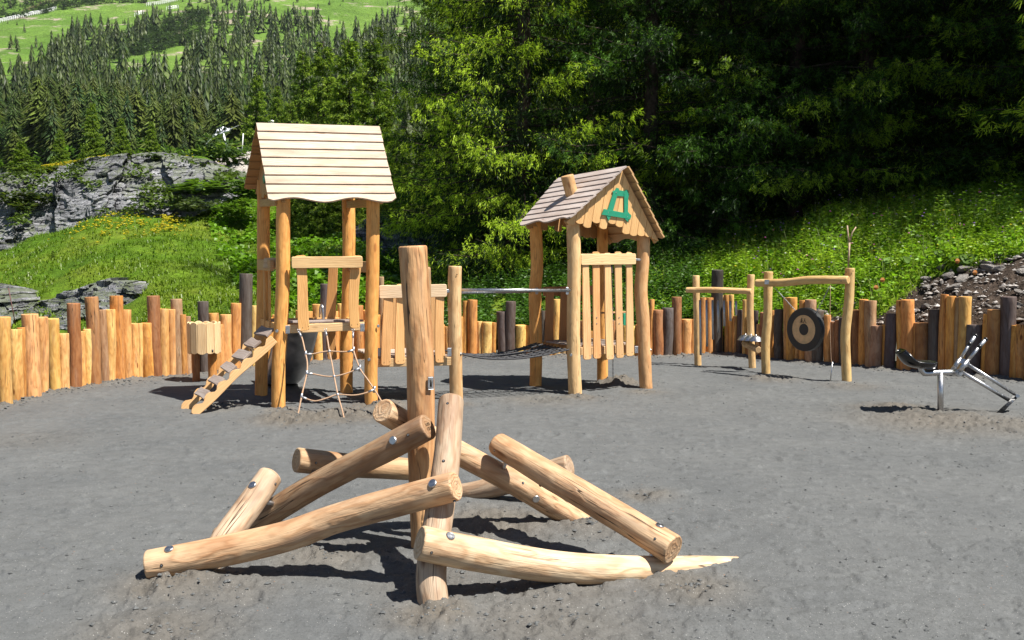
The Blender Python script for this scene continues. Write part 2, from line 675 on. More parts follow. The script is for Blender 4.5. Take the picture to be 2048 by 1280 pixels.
def terrain_mat():
    m, t, b, o = newmat('grassy_soil')
    N = NT(t)
    tc = N.n('TexCoord')
    P = tc.outputs['Object']
    n1 = N.noise(P, 0.25, 4, 0.6)
    n2 = N.noise(P, 2.5, 5, 0.7)
    n3 = N.noise(P, 14, 4, 0.7)
    g = N.ramp(n1, [(0.3, (0.045, 0.10, 0.007)), (0.5, (0.078, 0.145, 0.010)), (0.7, (0.135, 0.175, 0.018))])
    g = N.mix(0.8, g, N.ramp(n2, [(0.3, 0.55), (0.5, 1.0), (0.72, 1.5)]), 'MULTIPLY')
    g = N.mix(0.7, g, N.ramp(n3, [(0.3, 0.5), (0.7, 1.5)]), 'MULTIPLY')
    s = N.ramp(n2, [(0.3, (0.028, 0.02, 0.015)), (0.6, (0.07, 0.052, 0.04)), (0.8, (0.12, 0.1, 0.08))])
    s = N.mix(0.8, s, N.ramp(n3, [(0.35, 0.5), (0.7, 1.7)]), 'MULTIPLY')
    at = N.n('Attribute', attribute_name='Col')
    sp = N.n('SeparateColor')
    N.l(at.outputs['Color'], sp.inputs[0])
    c = N.mix(N.mr(N.math('ADD', sp.outputs[0], N.math('MULTIPLY', N.math('SUBTRACT', n2, 0.5), 0.8)), 0.4, 0.6), g, s)
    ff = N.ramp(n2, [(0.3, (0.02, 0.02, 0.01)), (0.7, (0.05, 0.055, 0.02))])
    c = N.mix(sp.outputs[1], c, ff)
    N.l(c, b.inputs['Base Color'])
    b.inputs['Roughness'].default_value = 0.95
    b.inputs['Specular IOR Level'].default_value = 0.1
    N.bump(N.math('ADD', n2, N.math('MULTIPLY', n3, 0.6)), 1.0, 0.12, b)
    return m


M['terrain'] = terrain_mat()


def rock_mat(name, light=(0.36, 0.36, 0.38), dark=(0.06, 0.065, 0.07), sc=1.0, moss=0.6):
    m, t, b, o = newmat(name)
    N = NT(t)
    tc = N.n('TexCoord')
    P = tc.outputs['Object']
    st = N.noise(N.scl(P, (0.5 * sc, 0.5 * sc, 5.5 * sc)), 1, 5, 0.65, dist=0.3)
    n2 = N.noise(P, 2.2 * sc, 6, 0.7)
    n3 = N.noise(P, 14 * sc, 4, 0.7)
    c = N.ramp(st, [(0.34, dark), (0.46, tuple((a + b_) / 2 for a, b_ in zip(light, dark))), (0.62, light)])
    c = N.mix(0.85, c, N.ramp(n2, [(0.3, 0.3), (0.5, 0.9), (0.7, 1.45)]), 'MULTIPLY')
    c = N.mix(0.6, c, N.ramp(N.noise(P, 0.35 * sc, 3, 0.6), [(0.35, 0.55), (0.6, 1.25)]), 'MULTIPLY')
    c = N.mix(0.5, c, N.ramp(n3, [(0.3, 0.6), (0.7, 1.4)]), 'MULTIPLY')
    ge = N.n('NewGeometry')
    sp = N.n('SeparateXYZ')
    N.l(ge.outputs['Normal'], sp.inputs[0])
    mo = N.math('MULTIPLY', N.mr(N.math('ADD', sp.outputs[2], N.math('MULTIPLY', n2, 0.9)), 1.2, 1.3), moss)
    c = N.mix(mo, c, (0.075, 0.10, 0.02))
    N.l(c, b.inputs['Base Color'])
    b.inputs['Roughness'].default_value = 0.9
    b.inputs['Specular IOR Level'].default_value = 0.15
    h = N.math('ADD', N.math('MULTIPLY', st, 1.5), N.math('ADD', n2, N.math('MULTIPLY', n3, 0.4)))
    N.bump(h, 1.0, 0.18 / sc, b)
    return m


M['rock'] = rock_mat('grey_layered_rock')
M['stone'] = rock_mat('pale_stone', (0.5, 0.47, 0.44), (0.24, 0.2, 0.17), 4.0, 0.0)


def mount_mat():
    m, t, b, o = newmat('alpine_meadow')
    N = NT(t)
    tc = N.n('TexCoord')
    P = tc.outputs['Object']
    n1 = N.noise(P, 0.006, 5, 0.6)
    n2 = N.noise(P, 0.035, 6, 0.7)
    n3 = N.noise(P, 0.25, 4, 0.7)
    g = N.ramp(n1, [(0.3, (0.075, 0.15, 0.02)), (0.55, (0.12, 0.21, 0.032)), (0.75, (0.17, 0.24, 0.05))])
    g = N.mix(0.7, g, N.ramp(n2, [(0.3, 0.55), (0.7, 1.35)]), 'MULTIPLY')
    g = N.mix(0.6, g, N.ramp(n3, [(0.3, 0.6), (0.7, 1.35)]), 'MULTIPLY')
    ro = N.mr(N.noise(N.scl(P, (0.02, 0.02, 0.05)), 1, 6, 0.75), 0.56, 0.63)
    g = N.mix(ro, g, (0.36, 0.29, 0.24))
    N.l(g, b.inputs['Base Color'])
    b.inputs['Roughness'].default_value = 0.95
    b.inputs['Specular IOR Level'].default_value = 0.1
    N.bump(N.math('ADD', n2, n3), 1.0, 3.0, b)
    return m


M['mount'] = mount_mat()

# ================================================================ SETTING
FPX = [-900, -300, -30, 0, 100, 200, 300, 380, 450, 500, 540, 640, 760, 940, 1050, 1200, 1300, 1400, 1450, 1500, 1550, 1630, 1702, 1757, 1811, 1900, 1957, 2048, 2500, 3400]
FPY = [1010, 880, 820, 812, 785, 770, 757, 752, 742, 738, 733, 724, 718, 713, 712, 712, 713, 710, 708, 714, 718, 727, 731, 738, 741, 749, 754, 761, 800, 880]


def fence_D(px):
    return 3040.0 / (np.interp(px, FPX, FPY) - 530.0)


SPOTS = [  # px, py, radius, roughness, mound height
    (350, 1172, .30, 1.0, .045), (440, 1180, .3, .6, .01), (868, 1232, .22, 1.0, .035), (1370, 1176, .28, .8, .012), (1180, 1052, .3, .8, .03),
    (600, 838, .45, 1.4, .02), (690, 832, .45, 1.4, .02), (760, 812, .4, 1.2, .02), (1150, 796, .3, 1.0, .02),
    (1240, 768, .34, 1.5, .10), (1540, 758, .4, .9, .03), (1700, 772, .4, .6, .02), (1880, 840, .9, .9, .01),
    (1790, 818, .5, 1.0, .01), (2000, 850, .7, .8, .01), (650, 1110, .35, .7, .0), (1000, 1045, .45, .9, .03),
    (880, 1160, .35, .5, .0), (1080, 800, .5, .6, .0), (430, 815, .35, .8, .02), (320, 1260, .35, .7, .0), (1120, 1180, .5, .6, .0),
    (1290, 990, .2, .8, .0), (60, 880, .5, .3, .0), (1290, 785, .25, .8, .015), (560, 822, .2, .8, .02), (915, 810, .2, .8, .015), (1090, 1250, .5, .6, 0)]
SPW = [(G(a, b).x, G(a, b).y, r, k, h) for a, b, r, k, h in SPOTS]


_pr = random.Random(31)
PRINTS = []
for _k in range(70):
    _d = 3.9 * (12.5 / 3.9) ** _pr.random()
    _a = _pr.uniform(-.52, .52)
    PRINTS.append((_a * _d, _d, _pr.uniform(0, 6.28), _pr.uniform(.10, .15), _pr.uniform(.004, .013)))


def rough_at(x, y):
    rg = np.zeros_like(x)
    mz = np.zeros_like(x)
    for cx, cy, r, k, h in SPW:
        d2 = ((x - cx) ** 2 + (y - cy) ** 2) / r ** 2
        rg = np.maximum(rg, k * np.exp(-d2 ** 1.3))
        mz = mz + h * np.exp(-d2 * 2.2)
    D = np.maximum(y, 0.3)
    px = 1024 + 1900 * x / D
    df = fence_D(px) - y
    rg = np.maximum(rg, 0.75 * np.exp(-(df / 0.3) ** 2))
    mz = mz + 0.035 * np.exp(-(df / 0.22) ** 2) * vn(x * 3, y * 3, 9)
    return rg, mz


def ground_z(x, y, fine=True):
    x = np.asarray(x, float)
    y = np.asarray(y, float)
    rg, mz = rough_at(x, y)
    z = mz + 0.03 * (fbm(x * 0.5, y * 0.5, 3, 3) - 0.5)
    if fine:
        z = z + 0.006 * (fbm(x * 5, y * 5, 3, 11) - 0.5)
        q = fbm(x * 8 + 3, y * 8, 4, 21)
        z = z + rg * 0.055 * (fbm(x * 7, y * 7, 4, 31) - 0.5)
        z = z + rg * 0.028 * np.clip((q - 0.5) * 14, -0.5, 0.5)
        # sparse torn flakes and shallow prints everywhere
        e = fbm(x * 4.5 + 40, y * 4.5, 4, 51)
        z = z + 0.010 * np.clip((e - 0.63) * 30, 0, 1)
        e2 = fbm(x * 13 + 9, y * 13, 3, 61)
        z = z + 0.007 * np.clip((e2 - 0.68) * 22, 0, 1)
        z = z + 0.0025 * (vn(x * 45, y * 45, 71) - 0.5)
        z = z + rg * 0.016 * (fbm(x * 26, y * 26, 2, 81) - 0.5)
        q2 = fbm(x * 16 + 7, y * 16, 3, 88)
        z = z + rg * 0.014 * np.clip((q2 - 0.56) * 20, 0, 1)
        for fx, fy, fa, fl, fd in PRINTS:
            dx, dy = x - fx, y - fy
            m = (np.abs(dx) < .4) & (np.abs(dy) < .4)
            if not m.any():
                continue
            u = (dx[m] * math.cos(fa) + dy[m] * math.sin(fa)) / fl
            v = (-dx[m] * math.sin(fa) + dy[m] * math.cos(fa)) / (fl * .42)
            r = u * u + v * v
            z[m] += fd * (-np.exp(-(r ** 2) * 1.3) + 0.55 * np.exp(-((np.sqrt(r) - 1.25) / .22) ** 2))
    return z


def build_ground():
    a = np.concatenate([np.linspace(-1.24, -0.60, 50)[:-1], np.linspace(-0.60, 0.60, 640), np.linspace(0.60, 1.24, 50)[1:]])
    na, nd = len(a), 420
    px = 1024 + 1900 * a
    dn = 3.0
    df = fence_D(px) + 0.12
    t = np.linspace(0, 1, nd)[:, None]
    D = dn * (df[None, :] / dn) ** t
    X = a[None, :] * D
    Z = ground_z(X, D)
    rg, _ = rough_at(X, D)
    V = np.stack([X, D, Z], -1).reshape(-1, 3)
    i = np.arange(nd - 1)[:, None] * na + np.arange(na - 1)[None, :]
    F = np.stack([i, i + 1, i + na + 1, i + na], -1).reshape(-1, 4)
    n0 = len(V)
    # coarse apron that carries the yard on to the sides and behind the camera
    xs = np.linspace(-16, 16, 60)
    ys = np.linspace(-8, 17, 60)
    GX, GY = np.meshgrid(xs, ys)
    inside = (np.abs(GX) < 1.2 * GY) & (GY > 3.1)
    GZ = np.where(inside, -0.12, ground_z(GX, GY, False) - 0.012)
    V2 = np.stack([GX, GY, GZ], -1).reshape(-1, 3)
    i = np.arange(59)[:, None] * 60 + np.arange(59)[None, :]
    F2 = np.stack([i, i + 1, i + 61, i + 60], -1).reshape(-1, 4) + n0
    o = mk('sand_ground', np.concatenate([V, V2]), np.concatenate([F, F2]), M['sand'], None,
           {'rough': ('FLOAT', np.concatenate([np.clip(rg, 0, 1).ravel(), np.zeros(3600)]))}, True, loc=(0, 0, 0))
    tag(o, 'damp grey sand floor of the play yard', kind='structure')


build_ground()

OCT = np.array([(1, 0, 0), (0, 1, 0), (-1, 0, 0), (0, -1, 0), (0, 0, 1), (0, 0, -1)], float)
OCTF = np.array([(0, 1, 4), (1, 2, 4), (2, 3, 4), (3, 0, 4), (1, 0, 5), (2, 1, 5), (3, 2, 5), (0, 3, 5)])


def scatter_lumps(name, P, S, mat, rng, flat=0.6, smooth=False, attrs=None, parent=None):
    n = len(P)
    ang = rng.random(n) * 6.28
    ca, sa = np.cos(ang), np.sin(ang)
    o = OCT[None] * (1 + 0.5 * (rng.random((n, 6, 3)) - 0.5)) + 0.25 * (rng.random((n, 6, 3)) - 0.5)
    x = o[..., 0] * (0.7 + 0.9 * rng.random((n, 1)))
    y = o[..., 1]
    z = o[..., 2] * flat
    V = np.stack([x * ca[:, None] - y * sa[:, None], x * sa[:, None] + y * ca[:, None], z], -1) * S[:, None, None] + P[:, None]
    F = (OCTF[None] + (np.arange(n) * 6)[:, None, None]).reshape(-1, 3)
    at = None
    if attrs is not None:
        at = {'Col': ('FLOAT_COLOR', np.repeat(attrs, 6, 0))}
    return mk(name, V.reshape(-1, 3), F, mat, parent, at, smooth)


def build_clods():
    rng = np.random.default_rng(5)
    P, S = [], []
    n = 5200
    D = 3.9 * (15.5 / 3.9) ** rng.random(n)
    a = rng.uniform(-0.56, 0.56, n)
    x = a * D
    k = fbm(x * 2.2, D * 2.2, 3, 90) > 0.5
    x, D = x[k], D[k]
    P.append((x, D))
    S.append(0.0035 + 0.009 * rng.random(len(x)) ** 3)
    for cx, cy, r, kk, h in SPW:
        m = int(150 * kk * (1 if r > 0.25 else 0.6))
        rr = r * 1.0 * np.abs(rng.normal(size=m))
        th = rng.random(m) * 6.28
        P.append((cx + rr * np.cos(th), cy + rr * np.sin(th)))
        S.append(0.003 + 0.013 * rng.random(m) ** 4)
    px = rng.uniform(-50, 2100, 1800)
    df = fence_D(px) - np.abs(rng.normal(size=1800)) * 0.25
    P.append(((px - 1024) / 1900 * df, df))
    S.append(0.006 + 0.018 * rng.random(1800) ** 2)
    x = np.concatenate([p[0] for p in P])
    y = np.concatenate([p[1] for p in P])
    s = np.concatenate(S)
    z = ground_z(x, y) + s * 0.25
    o = scatter_lumps('sand_clods', np.stack([x, y, z], 1), s, M['sand'], rng)
    tag(o, 'small clods of damp sand strewn over the yard', kind='stuff')


build_clods()

# ---------------------------------------------------------------- near terrain outside the palisade
TPX = [-900, -300, 0, 100, 200, 310, 400, 480, 560, 700, 820, 1000, 1200, 1350, 1500, 1700, 1900, 2048, 2500, 3400]
TDN = [19, 23, 28, 35, 42, 46, 52, 65, 85, 130]
TZ = {
    -900: (.1, .0, .2, .6, 1.2, 2, 3, 4.5, 6, 5, 3, 0),
    -300: (.0, -.4, -.5, -.1, .9, 1.4, 1.6, 4.5, 6.0, 4, 0, -4),
    0: (.0, -.4, -.5, -.1, .95, 1.4, 2.2, 4.6, 5.9, 3, 0, -4),
    100: (.0, -.4, -.5, -.1, 1.1, 2.0, 3.0, 5.0, 6.2, 3.5, 0, -4),
    200: (.0, -.4, -.4, .0, 1.3, 2.5, 3.6, 5.4, 6.7, 4, 0, -4),
    310: (.1, .0, .2, .6, 1.4, 2.5, 3.8, 5.8, 7.2, 5, 0, -4),
    400: (.1, .1, .3, .65, 1.38, 2.34, 3.85, 5.6, 7.2, 6.4, 1, -4),
    480: (.1, .1, .4, .65, 1.2, 2.2, 3.6, 4.6, 6.6, 8.6, 5, -2),
    560: (.1, .2, .5, .75, 1.2, 2.0, 3.05, 3.8, 4.6, 6.5, 6.5, 2),
    700: (.15, .3, .7, 1.0, 1.4, 2.15, 2.8, 3.2, 3.7, 5.0, 7.0, 8),
    820: (.1, .2, .4, .7, 1.0, 1.4, 2.0, 2.6, 3.3, 5, 8, 14),
    1000: (.1, .3, .6, 1.0, 1.6, 2.6, 4, 5, 6.5, 9, 15, 28),
    1200: (.1, .4, .8, 1.4, 2.4, 4.2, 6, 7.2, 9, 13, 20, 36),
    1350: (.2, .7, .9, 1.8, 3.1, 5.6, 7.8, 9, 11, 16, 24, 42),
    1500: (.3, 0.95, 1.45, 2.4, 3.9, 6.6, 9, 10.3, 12.4, 17, 26, 45),
    1700: (.45, 1.3, 2.2, 3.2, 4.7, 7.6, 10, 11.4, 13.6, 18.5, 28, 47),
    1900: (.7, 1.6, 2.6, 3.6, 5.2, 8.3, 10.8, 12.2, 14.5, 20, 30, 50),
    2048: (.8, 1.7, 2.75, 3.9, 5.7, 9, 11.5, 13, 15.5, 21, 31, 52),
    2500: (.9, 2.0, 3.8, 5.2, 7, 10, 12.5, 14, 16.5, 22, 32, 54),
    3400: (1, 2.3, 4.4, 6, 8.2, 11, 14, 15.5, 18, 24, 34, 56)}


def terr_z(px, D, noise=True):
    px = np.asarray(px, float)
    D = np.asarray(D, float)
    px, D = np.broadcast_arrays(px, D)
    fd = fence_D(px) + 0.1
    rows = []
    for p in TPX:
        v = TZ[p]
        # first two samples follow the palisade
        t = (D - fd)
        near = np.where(t < 1.6, v[0] + (v[1] - v[0]) * np.clip(t, 0, 1.6) / 1.6, 0)
        d1 = fd + 1.6
        mid = v[1] + (v[2] - v[1]) * np.clip((D - d1) / np.maximum(19 - d1, 0.3), 0, 1)
        far = np.interp(D, TDN, v[2:])
        rows.append(np.where(t < 1.6, near, np.where(D < 19, mid, far)))
    Zc = np.stack(rows)
    k = np.clip(np.searchsorted(TPX, px) - 1, 0, len(TPX) - 2)
    tp = np.array(TPX, float)
    u = np.clip((px - tp[k]) / (tp[k + 1] - tp[k]), 0, 1)
    u = u * u * (3 - 2 * u)
    za = np.take_along_axis(Zc, k[None], 0)[0]
    zb = np.take_along_axis(Zc, (k + 1)[None], 0)[0]
    z = za * (1 - u) + zb * u
    if noise:
        X = (px - 1024) / 1900 * D
        amp = np.clip((D - fd) * 0.12, 0.03, 0.9)
        z = z + amp * (fbm(X * 0.35 + 9, D * 0.35, 5, 5) - 0.5) * 1.1 + 0.10 * (fbm(X * 2.1, D * 2.1, 3, 8) - 0.5)
    return z


def soil_mask(px, D):
    """bare dug soil close behind the palisade on the right"""
    d = D - fence_D(px)
    w_ = np.interp(px, [1280, 1330, 1560, 1640, 1760, 1860, 2048, 2400, 3400], [0, .15, .3, .7, .6, 1.45, 1.8, 2.0, 1.5])
    return np.clip((w_ - d) / 0.5 + 0.5, 0, 1)


def build_terrain():
    px = np.concatenate([np.linspace(-900, -60, 40), np.linspace(-50, 2100, 340), np.linspace(2120, 3400, 50)])
    t = np.linspace(0, 1, 200)[:, None]
    d0 = (fence_D(px) + 0.1)[None]
    D = d0 * (130 / d0) ** t
    PX = np.broadcast_to(px[None], D.shape)
    X = (PX - 1024) / 1900 * D
    Z = terr_z(PX, D)
    sm = soil_mask(PX, D)
    Z = Z + sm * 0.22 * (fbm(X * 3, D * 3, 4, 77) - 0.5)
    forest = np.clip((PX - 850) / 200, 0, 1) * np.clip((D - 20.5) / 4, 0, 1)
    V = np.stack([X, D, Z], -1).reshape(-1, 3)
    na = len(px)
    i = np.arange(199)[:, None] * na + np.arange(na - 1)[None]
    F = np.stack([i, i + 1, i + na + 1, i + na], -1).reshape(-1, 4)
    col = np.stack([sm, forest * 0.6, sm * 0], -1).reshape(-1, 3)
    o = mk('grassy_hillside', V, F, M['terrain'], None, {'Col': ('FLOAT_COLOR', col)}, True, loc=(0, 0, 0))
    tag(o, 'green hillside rising behind the palisade', kind='structure')


build_terrain()


def cells(s, z, seed):
    ix, iz = np.floor(s), np.floor(z)
    best = np.full(s.shape, 1e9)
    val = np.zeros(s.shape)
    tl = np.zeros(s.shape)
    for dx in (-1, 0, 1):
        for dz in (-1, 0, 1):
            cx, cz = ix + dx, iz + dz
            k0 = np.zeros_like(cx)
            jx = cx + 0.15 + 0.7 * _h(cx, cz, k0, seed)
            jz = cz + 0.15 + 0.7 * _h(cx, cz, k0, seed + 1)
            d = (s - jx) ** 2 + (z - jz) ** 2 * 1.4
            c = d < best
            best = np.where(c, d, best)
            val = np.where(c, _h(cx, cz, k0, seed + 2), val)
            tl = np.where(c, (s - jx) * (_h(cx, cz, k0, seed + 3) - 0.5) + (z - jz) * (_h(cx, cz, k0, seed + 4) - 0.5), tl)
    return val, tl


def rock_sheet(name, pxs, yb, yt, Db, Dt, label, seed=1, amp=1.0, n=260, m=70, fs=0.5, fz=1.2, mat=None, back=2.5, vert=1.0):
    p = np.linspace(pxs[0], pxs[-1], n)
    y0 = np.interp(p, pxs, yb)
    y1 = np.interp(p, pxs, yt)
    d0 = np.interp(p, pxs, Db) if np.ndim(Db) else np.full(n, float(Db))
    d1 = np.interp(p, pxs, Dt) if np.ndim(Dt) else np.full(n, float(Dt))
    z0 = 1.6 + (530 - y0) / 1900 * d0
    z1 = 1.6 + (530 - y1) / 1900 * d1
    z0 = z0 - 0.5 - 0.1 * amp
    t = np.linspace(0, 1, m)[:, None]
    D = d0 + (d1 - d0) * t ** 1.4
    Zz = z0 + (z1 - z0) * t
    X = (p - 1024) / 1900 * D
    wx = 1.6 * (fbm(X * .35, Zz * .35, 3, seed + 7) - .5)
    wz = 1.2 * (fbm(X * .35 + 20, Zz * .35, 3, seed + 8) - .5)
    v1, t1 = cells(X * fs + 0.3 * Zz + wx, Zz * fz * vert + 0.12 * X + wz, seed)
    v2, t2 = cells(X * fs * 2.4 + 5 + wx * 2, Zz * fz * 2.6 + 0.3 * X + wz * 2, seed + 30)
    v3, t3 = cells(X * fs * 6 + 5 + wx * 5, Zz * fz * 6 + wz * 5, seed + 60)
    env = np.minimum(1, np.minimum(np.arange(n), np.arange(n)[::-1]) / 8.0)[None]
    dis = amp * ((v1 - 0.5) * 2.0 + t1 * 1.8 + (v2 - 0.5) * 0.38 + t2 * 0.6 + (v3 - 0.5) * 0.28 + t3 * 0.3 + (fbm(X * 0.2, Zz * 0.3, 3, seed) - 0.5) * 2.5)
    D2 = D - dis
    Zz = Zz + amp * 0.35 * (v2 - 0.5) * np.clip(t * 3, 0, 1)
    X2 = (p - 1024) / 1900 * D2 + amp * 0.2 * (v3 - 0.5)
    rows = [np.stack([X2, D2, Zz], -1)]
    top = rows[0][-1]
    for k, (bk, dz) in enumerate(((0.15, 0.05), (0.45, 0.0), (1.0, -0.3), (1.6, -1.5))):
        r = top.copy()
        r[:, 1] += back * bk + 0.2 * fbm(top[:, 0], top[:, 0] * 0 + k, 2, seed)
        r[:, 2] += dz * min(1.5, amp * 1.5) + amp * 0.25 * (fbm(top[:, 0] * 0.9, top[:, 0] * 0 + k * 3, 3, seed) - 0.5)
        rows.append(r[None])
    A = np.concatenate(rows, 0)
    R = A.shape[0]
    i = np.arange(R - 1)[:, None] * n + np.arange(n - 1)[None]
    F = np.stack([i, i + 1, i + n + 1, i + n], -1).reshape(-1, 4)
    o = mk(name, A.reshape(-1, 3), F, mat or M['rock'], None, None, False)
    tag(o, label, kind='structure')
    return o


rock_sheet('rock_cliff', [-350, -100, 0, 60, 120, 200, 260, 330, 400, 470, 500],
           [560, 530, 500, 485, 462, 436, 430, 432, 405, 372, 362],
           [345, 352, 350, 352, 335, 322, 312, 310, 322, 345, 352], 41.5, 45.5, 'grey layered cliff above the meadow', 3, 0.5, 540, 150, 0.5, 0.9, vert=0.3)
rock_sheet('rock_ledge', [-120, 0, 50, 100, 170, 220, 268, 290],
           [665, 660, 655, 655, 652, 648, 625, 600], [562, 575, 602, 598, 572, 560, 562, 592], 23.5, 26.0, 'stepped grey ledge behind the left of the palisade', 11, 0.34, 320, 70, 1.0, 2.6)
rock_sheet('rock_ledge', [400, 440, 480, 530, 560], [640, 635, 632, 625, 620], [622, 597, 590, 584, 600], 22, 23.2, 'low grey rock behind the tall dark log', 14, 0.2, 120, 40, 1.4, 3.4, back=1.2)
rock_sheet('rock_ledge', [545, 580, 620, 660], [566, 562, 562, 560], [556, 540, 538, 548], 30, 31, 'long flat rock seen through the tower', 15, 0.2, 140, 40, 1.0, 3.4, back=1.5)
rock_sheet('rock_cliff', [655, 690, 730, 780, 850, 930], [530, 530, 525, 520, 520, 520], [518, 470, 440, 432, 430, 440], 38, 42, 'grey boulder outcrop beside the dark spruces', 17, 0.5, 240, 90, 0.7, 1.3)


def build_rubble():
    rng = np.random.default_rng(8)
    # heap of quarried stones on the ridge
    n = 1300
    px = rng.uniform(425, 520, n)
    D = rng.uniform(53, 60, n)
    ytop = np.interp(px, [425, 445, 480, 520], [345, 318, 308, 315])
    y = ytop + 60 * rng.random(n) * np.interp(px, [425, 470, 520], [.5, 1, 1])
    D = 60 - (y - ytop) * 0.13
    z = 1.6 + (530 - y) / 1900 * D
    P = np.stack([(px - 1024) / 1900 * D, D, z], 1)
    o = scatter_lumps('rubble_heap', P, 0.14 + 0.28 * rng.random(n) ** 2, M['stone'], rng, 0.75)
    tag(o, 'pale heap of broken stone on the ridge', kind='stuff')
    # gravel and stones of the dug bank
    n = 2200
    px = rng.uniform(1560, 2300, n)
    D = fence_D(px) + 0.15 + 2.3 * rng.random(n)
    k = soil_mask(px, D) > 0.35
    px, D = px[k], D[k]
    z = terr_z(px, D) + 0.02
    s = 0.010 + 0.05 * rng.random(len(px)) ** 4
    o = scatter_lumps('soil_rubble', np.stack([(px - 1024) / 1900 * D, D, z], 1), s, M['stone'], rng, 0.6)
    tag(o, 'gravel and broken stone on the bare soil bank', kind='stuff')


build_rubble()

# ---------------------------------------------------------------- far mountainside
ME_D = [100, 200, 300, 600, 1300, 2600]
ME_E = [-0.05, 0.06, 0.105, 0.165, 0.28, 0.43]


def mount_z(px, D, noise=True):
    e = np.interp(D, ME_D, ME_E)
    X = (px - 1024) / 1900 * D
    z = 1.6 + e * D
    z = z + np.interp(px, [-1500, 0, 500, 900, 2600], [-.02, 0, .0, .006, .05]) * D * np.clip((D - 150) / 300, 0, 1)
    if noise:
        z = z + (fbm(X / 160 + 3, D / 160, 4, 41) - 0.5) * D * 0.03
    return z


def build_mountain():
    px = np.linspace(-1500, 2700, 250)
    D = (100 * (2600 / 100) ** np.linspace(0, 1, 180))[:, None] * np.ones((1, 250))
    PX = np.broadcast_to(px[None], D.shape)
    Z = mount_z(PX, D)
    V = np.stack([(PX - 1024) / 1900 * D, D, Z], -1).reshape(-1, 3)
    i = np.arange(179)[:, None] * 250 + np.arange(249)[None]
    F = np.stack([i, i + 1, i + 251, i + 250], -1).reshape(-1, 4)
    o = mk('mountainside', V, F, M['mount'], None, None, True, loc=(0, 0, 0))
    tag(o, 'far green mountainside', kind='structure')


build_mountain()

# ================================================================ PALISADE
ORANGE, YEL, BRN, DARK = (0.70, 0.34, 0.095), (0.86, 0.51, 0.175), (0.38, 0.18, 0.075), (0.105, 0.085, 0.078)
TAN = (0.46, 0.30, 0.17)


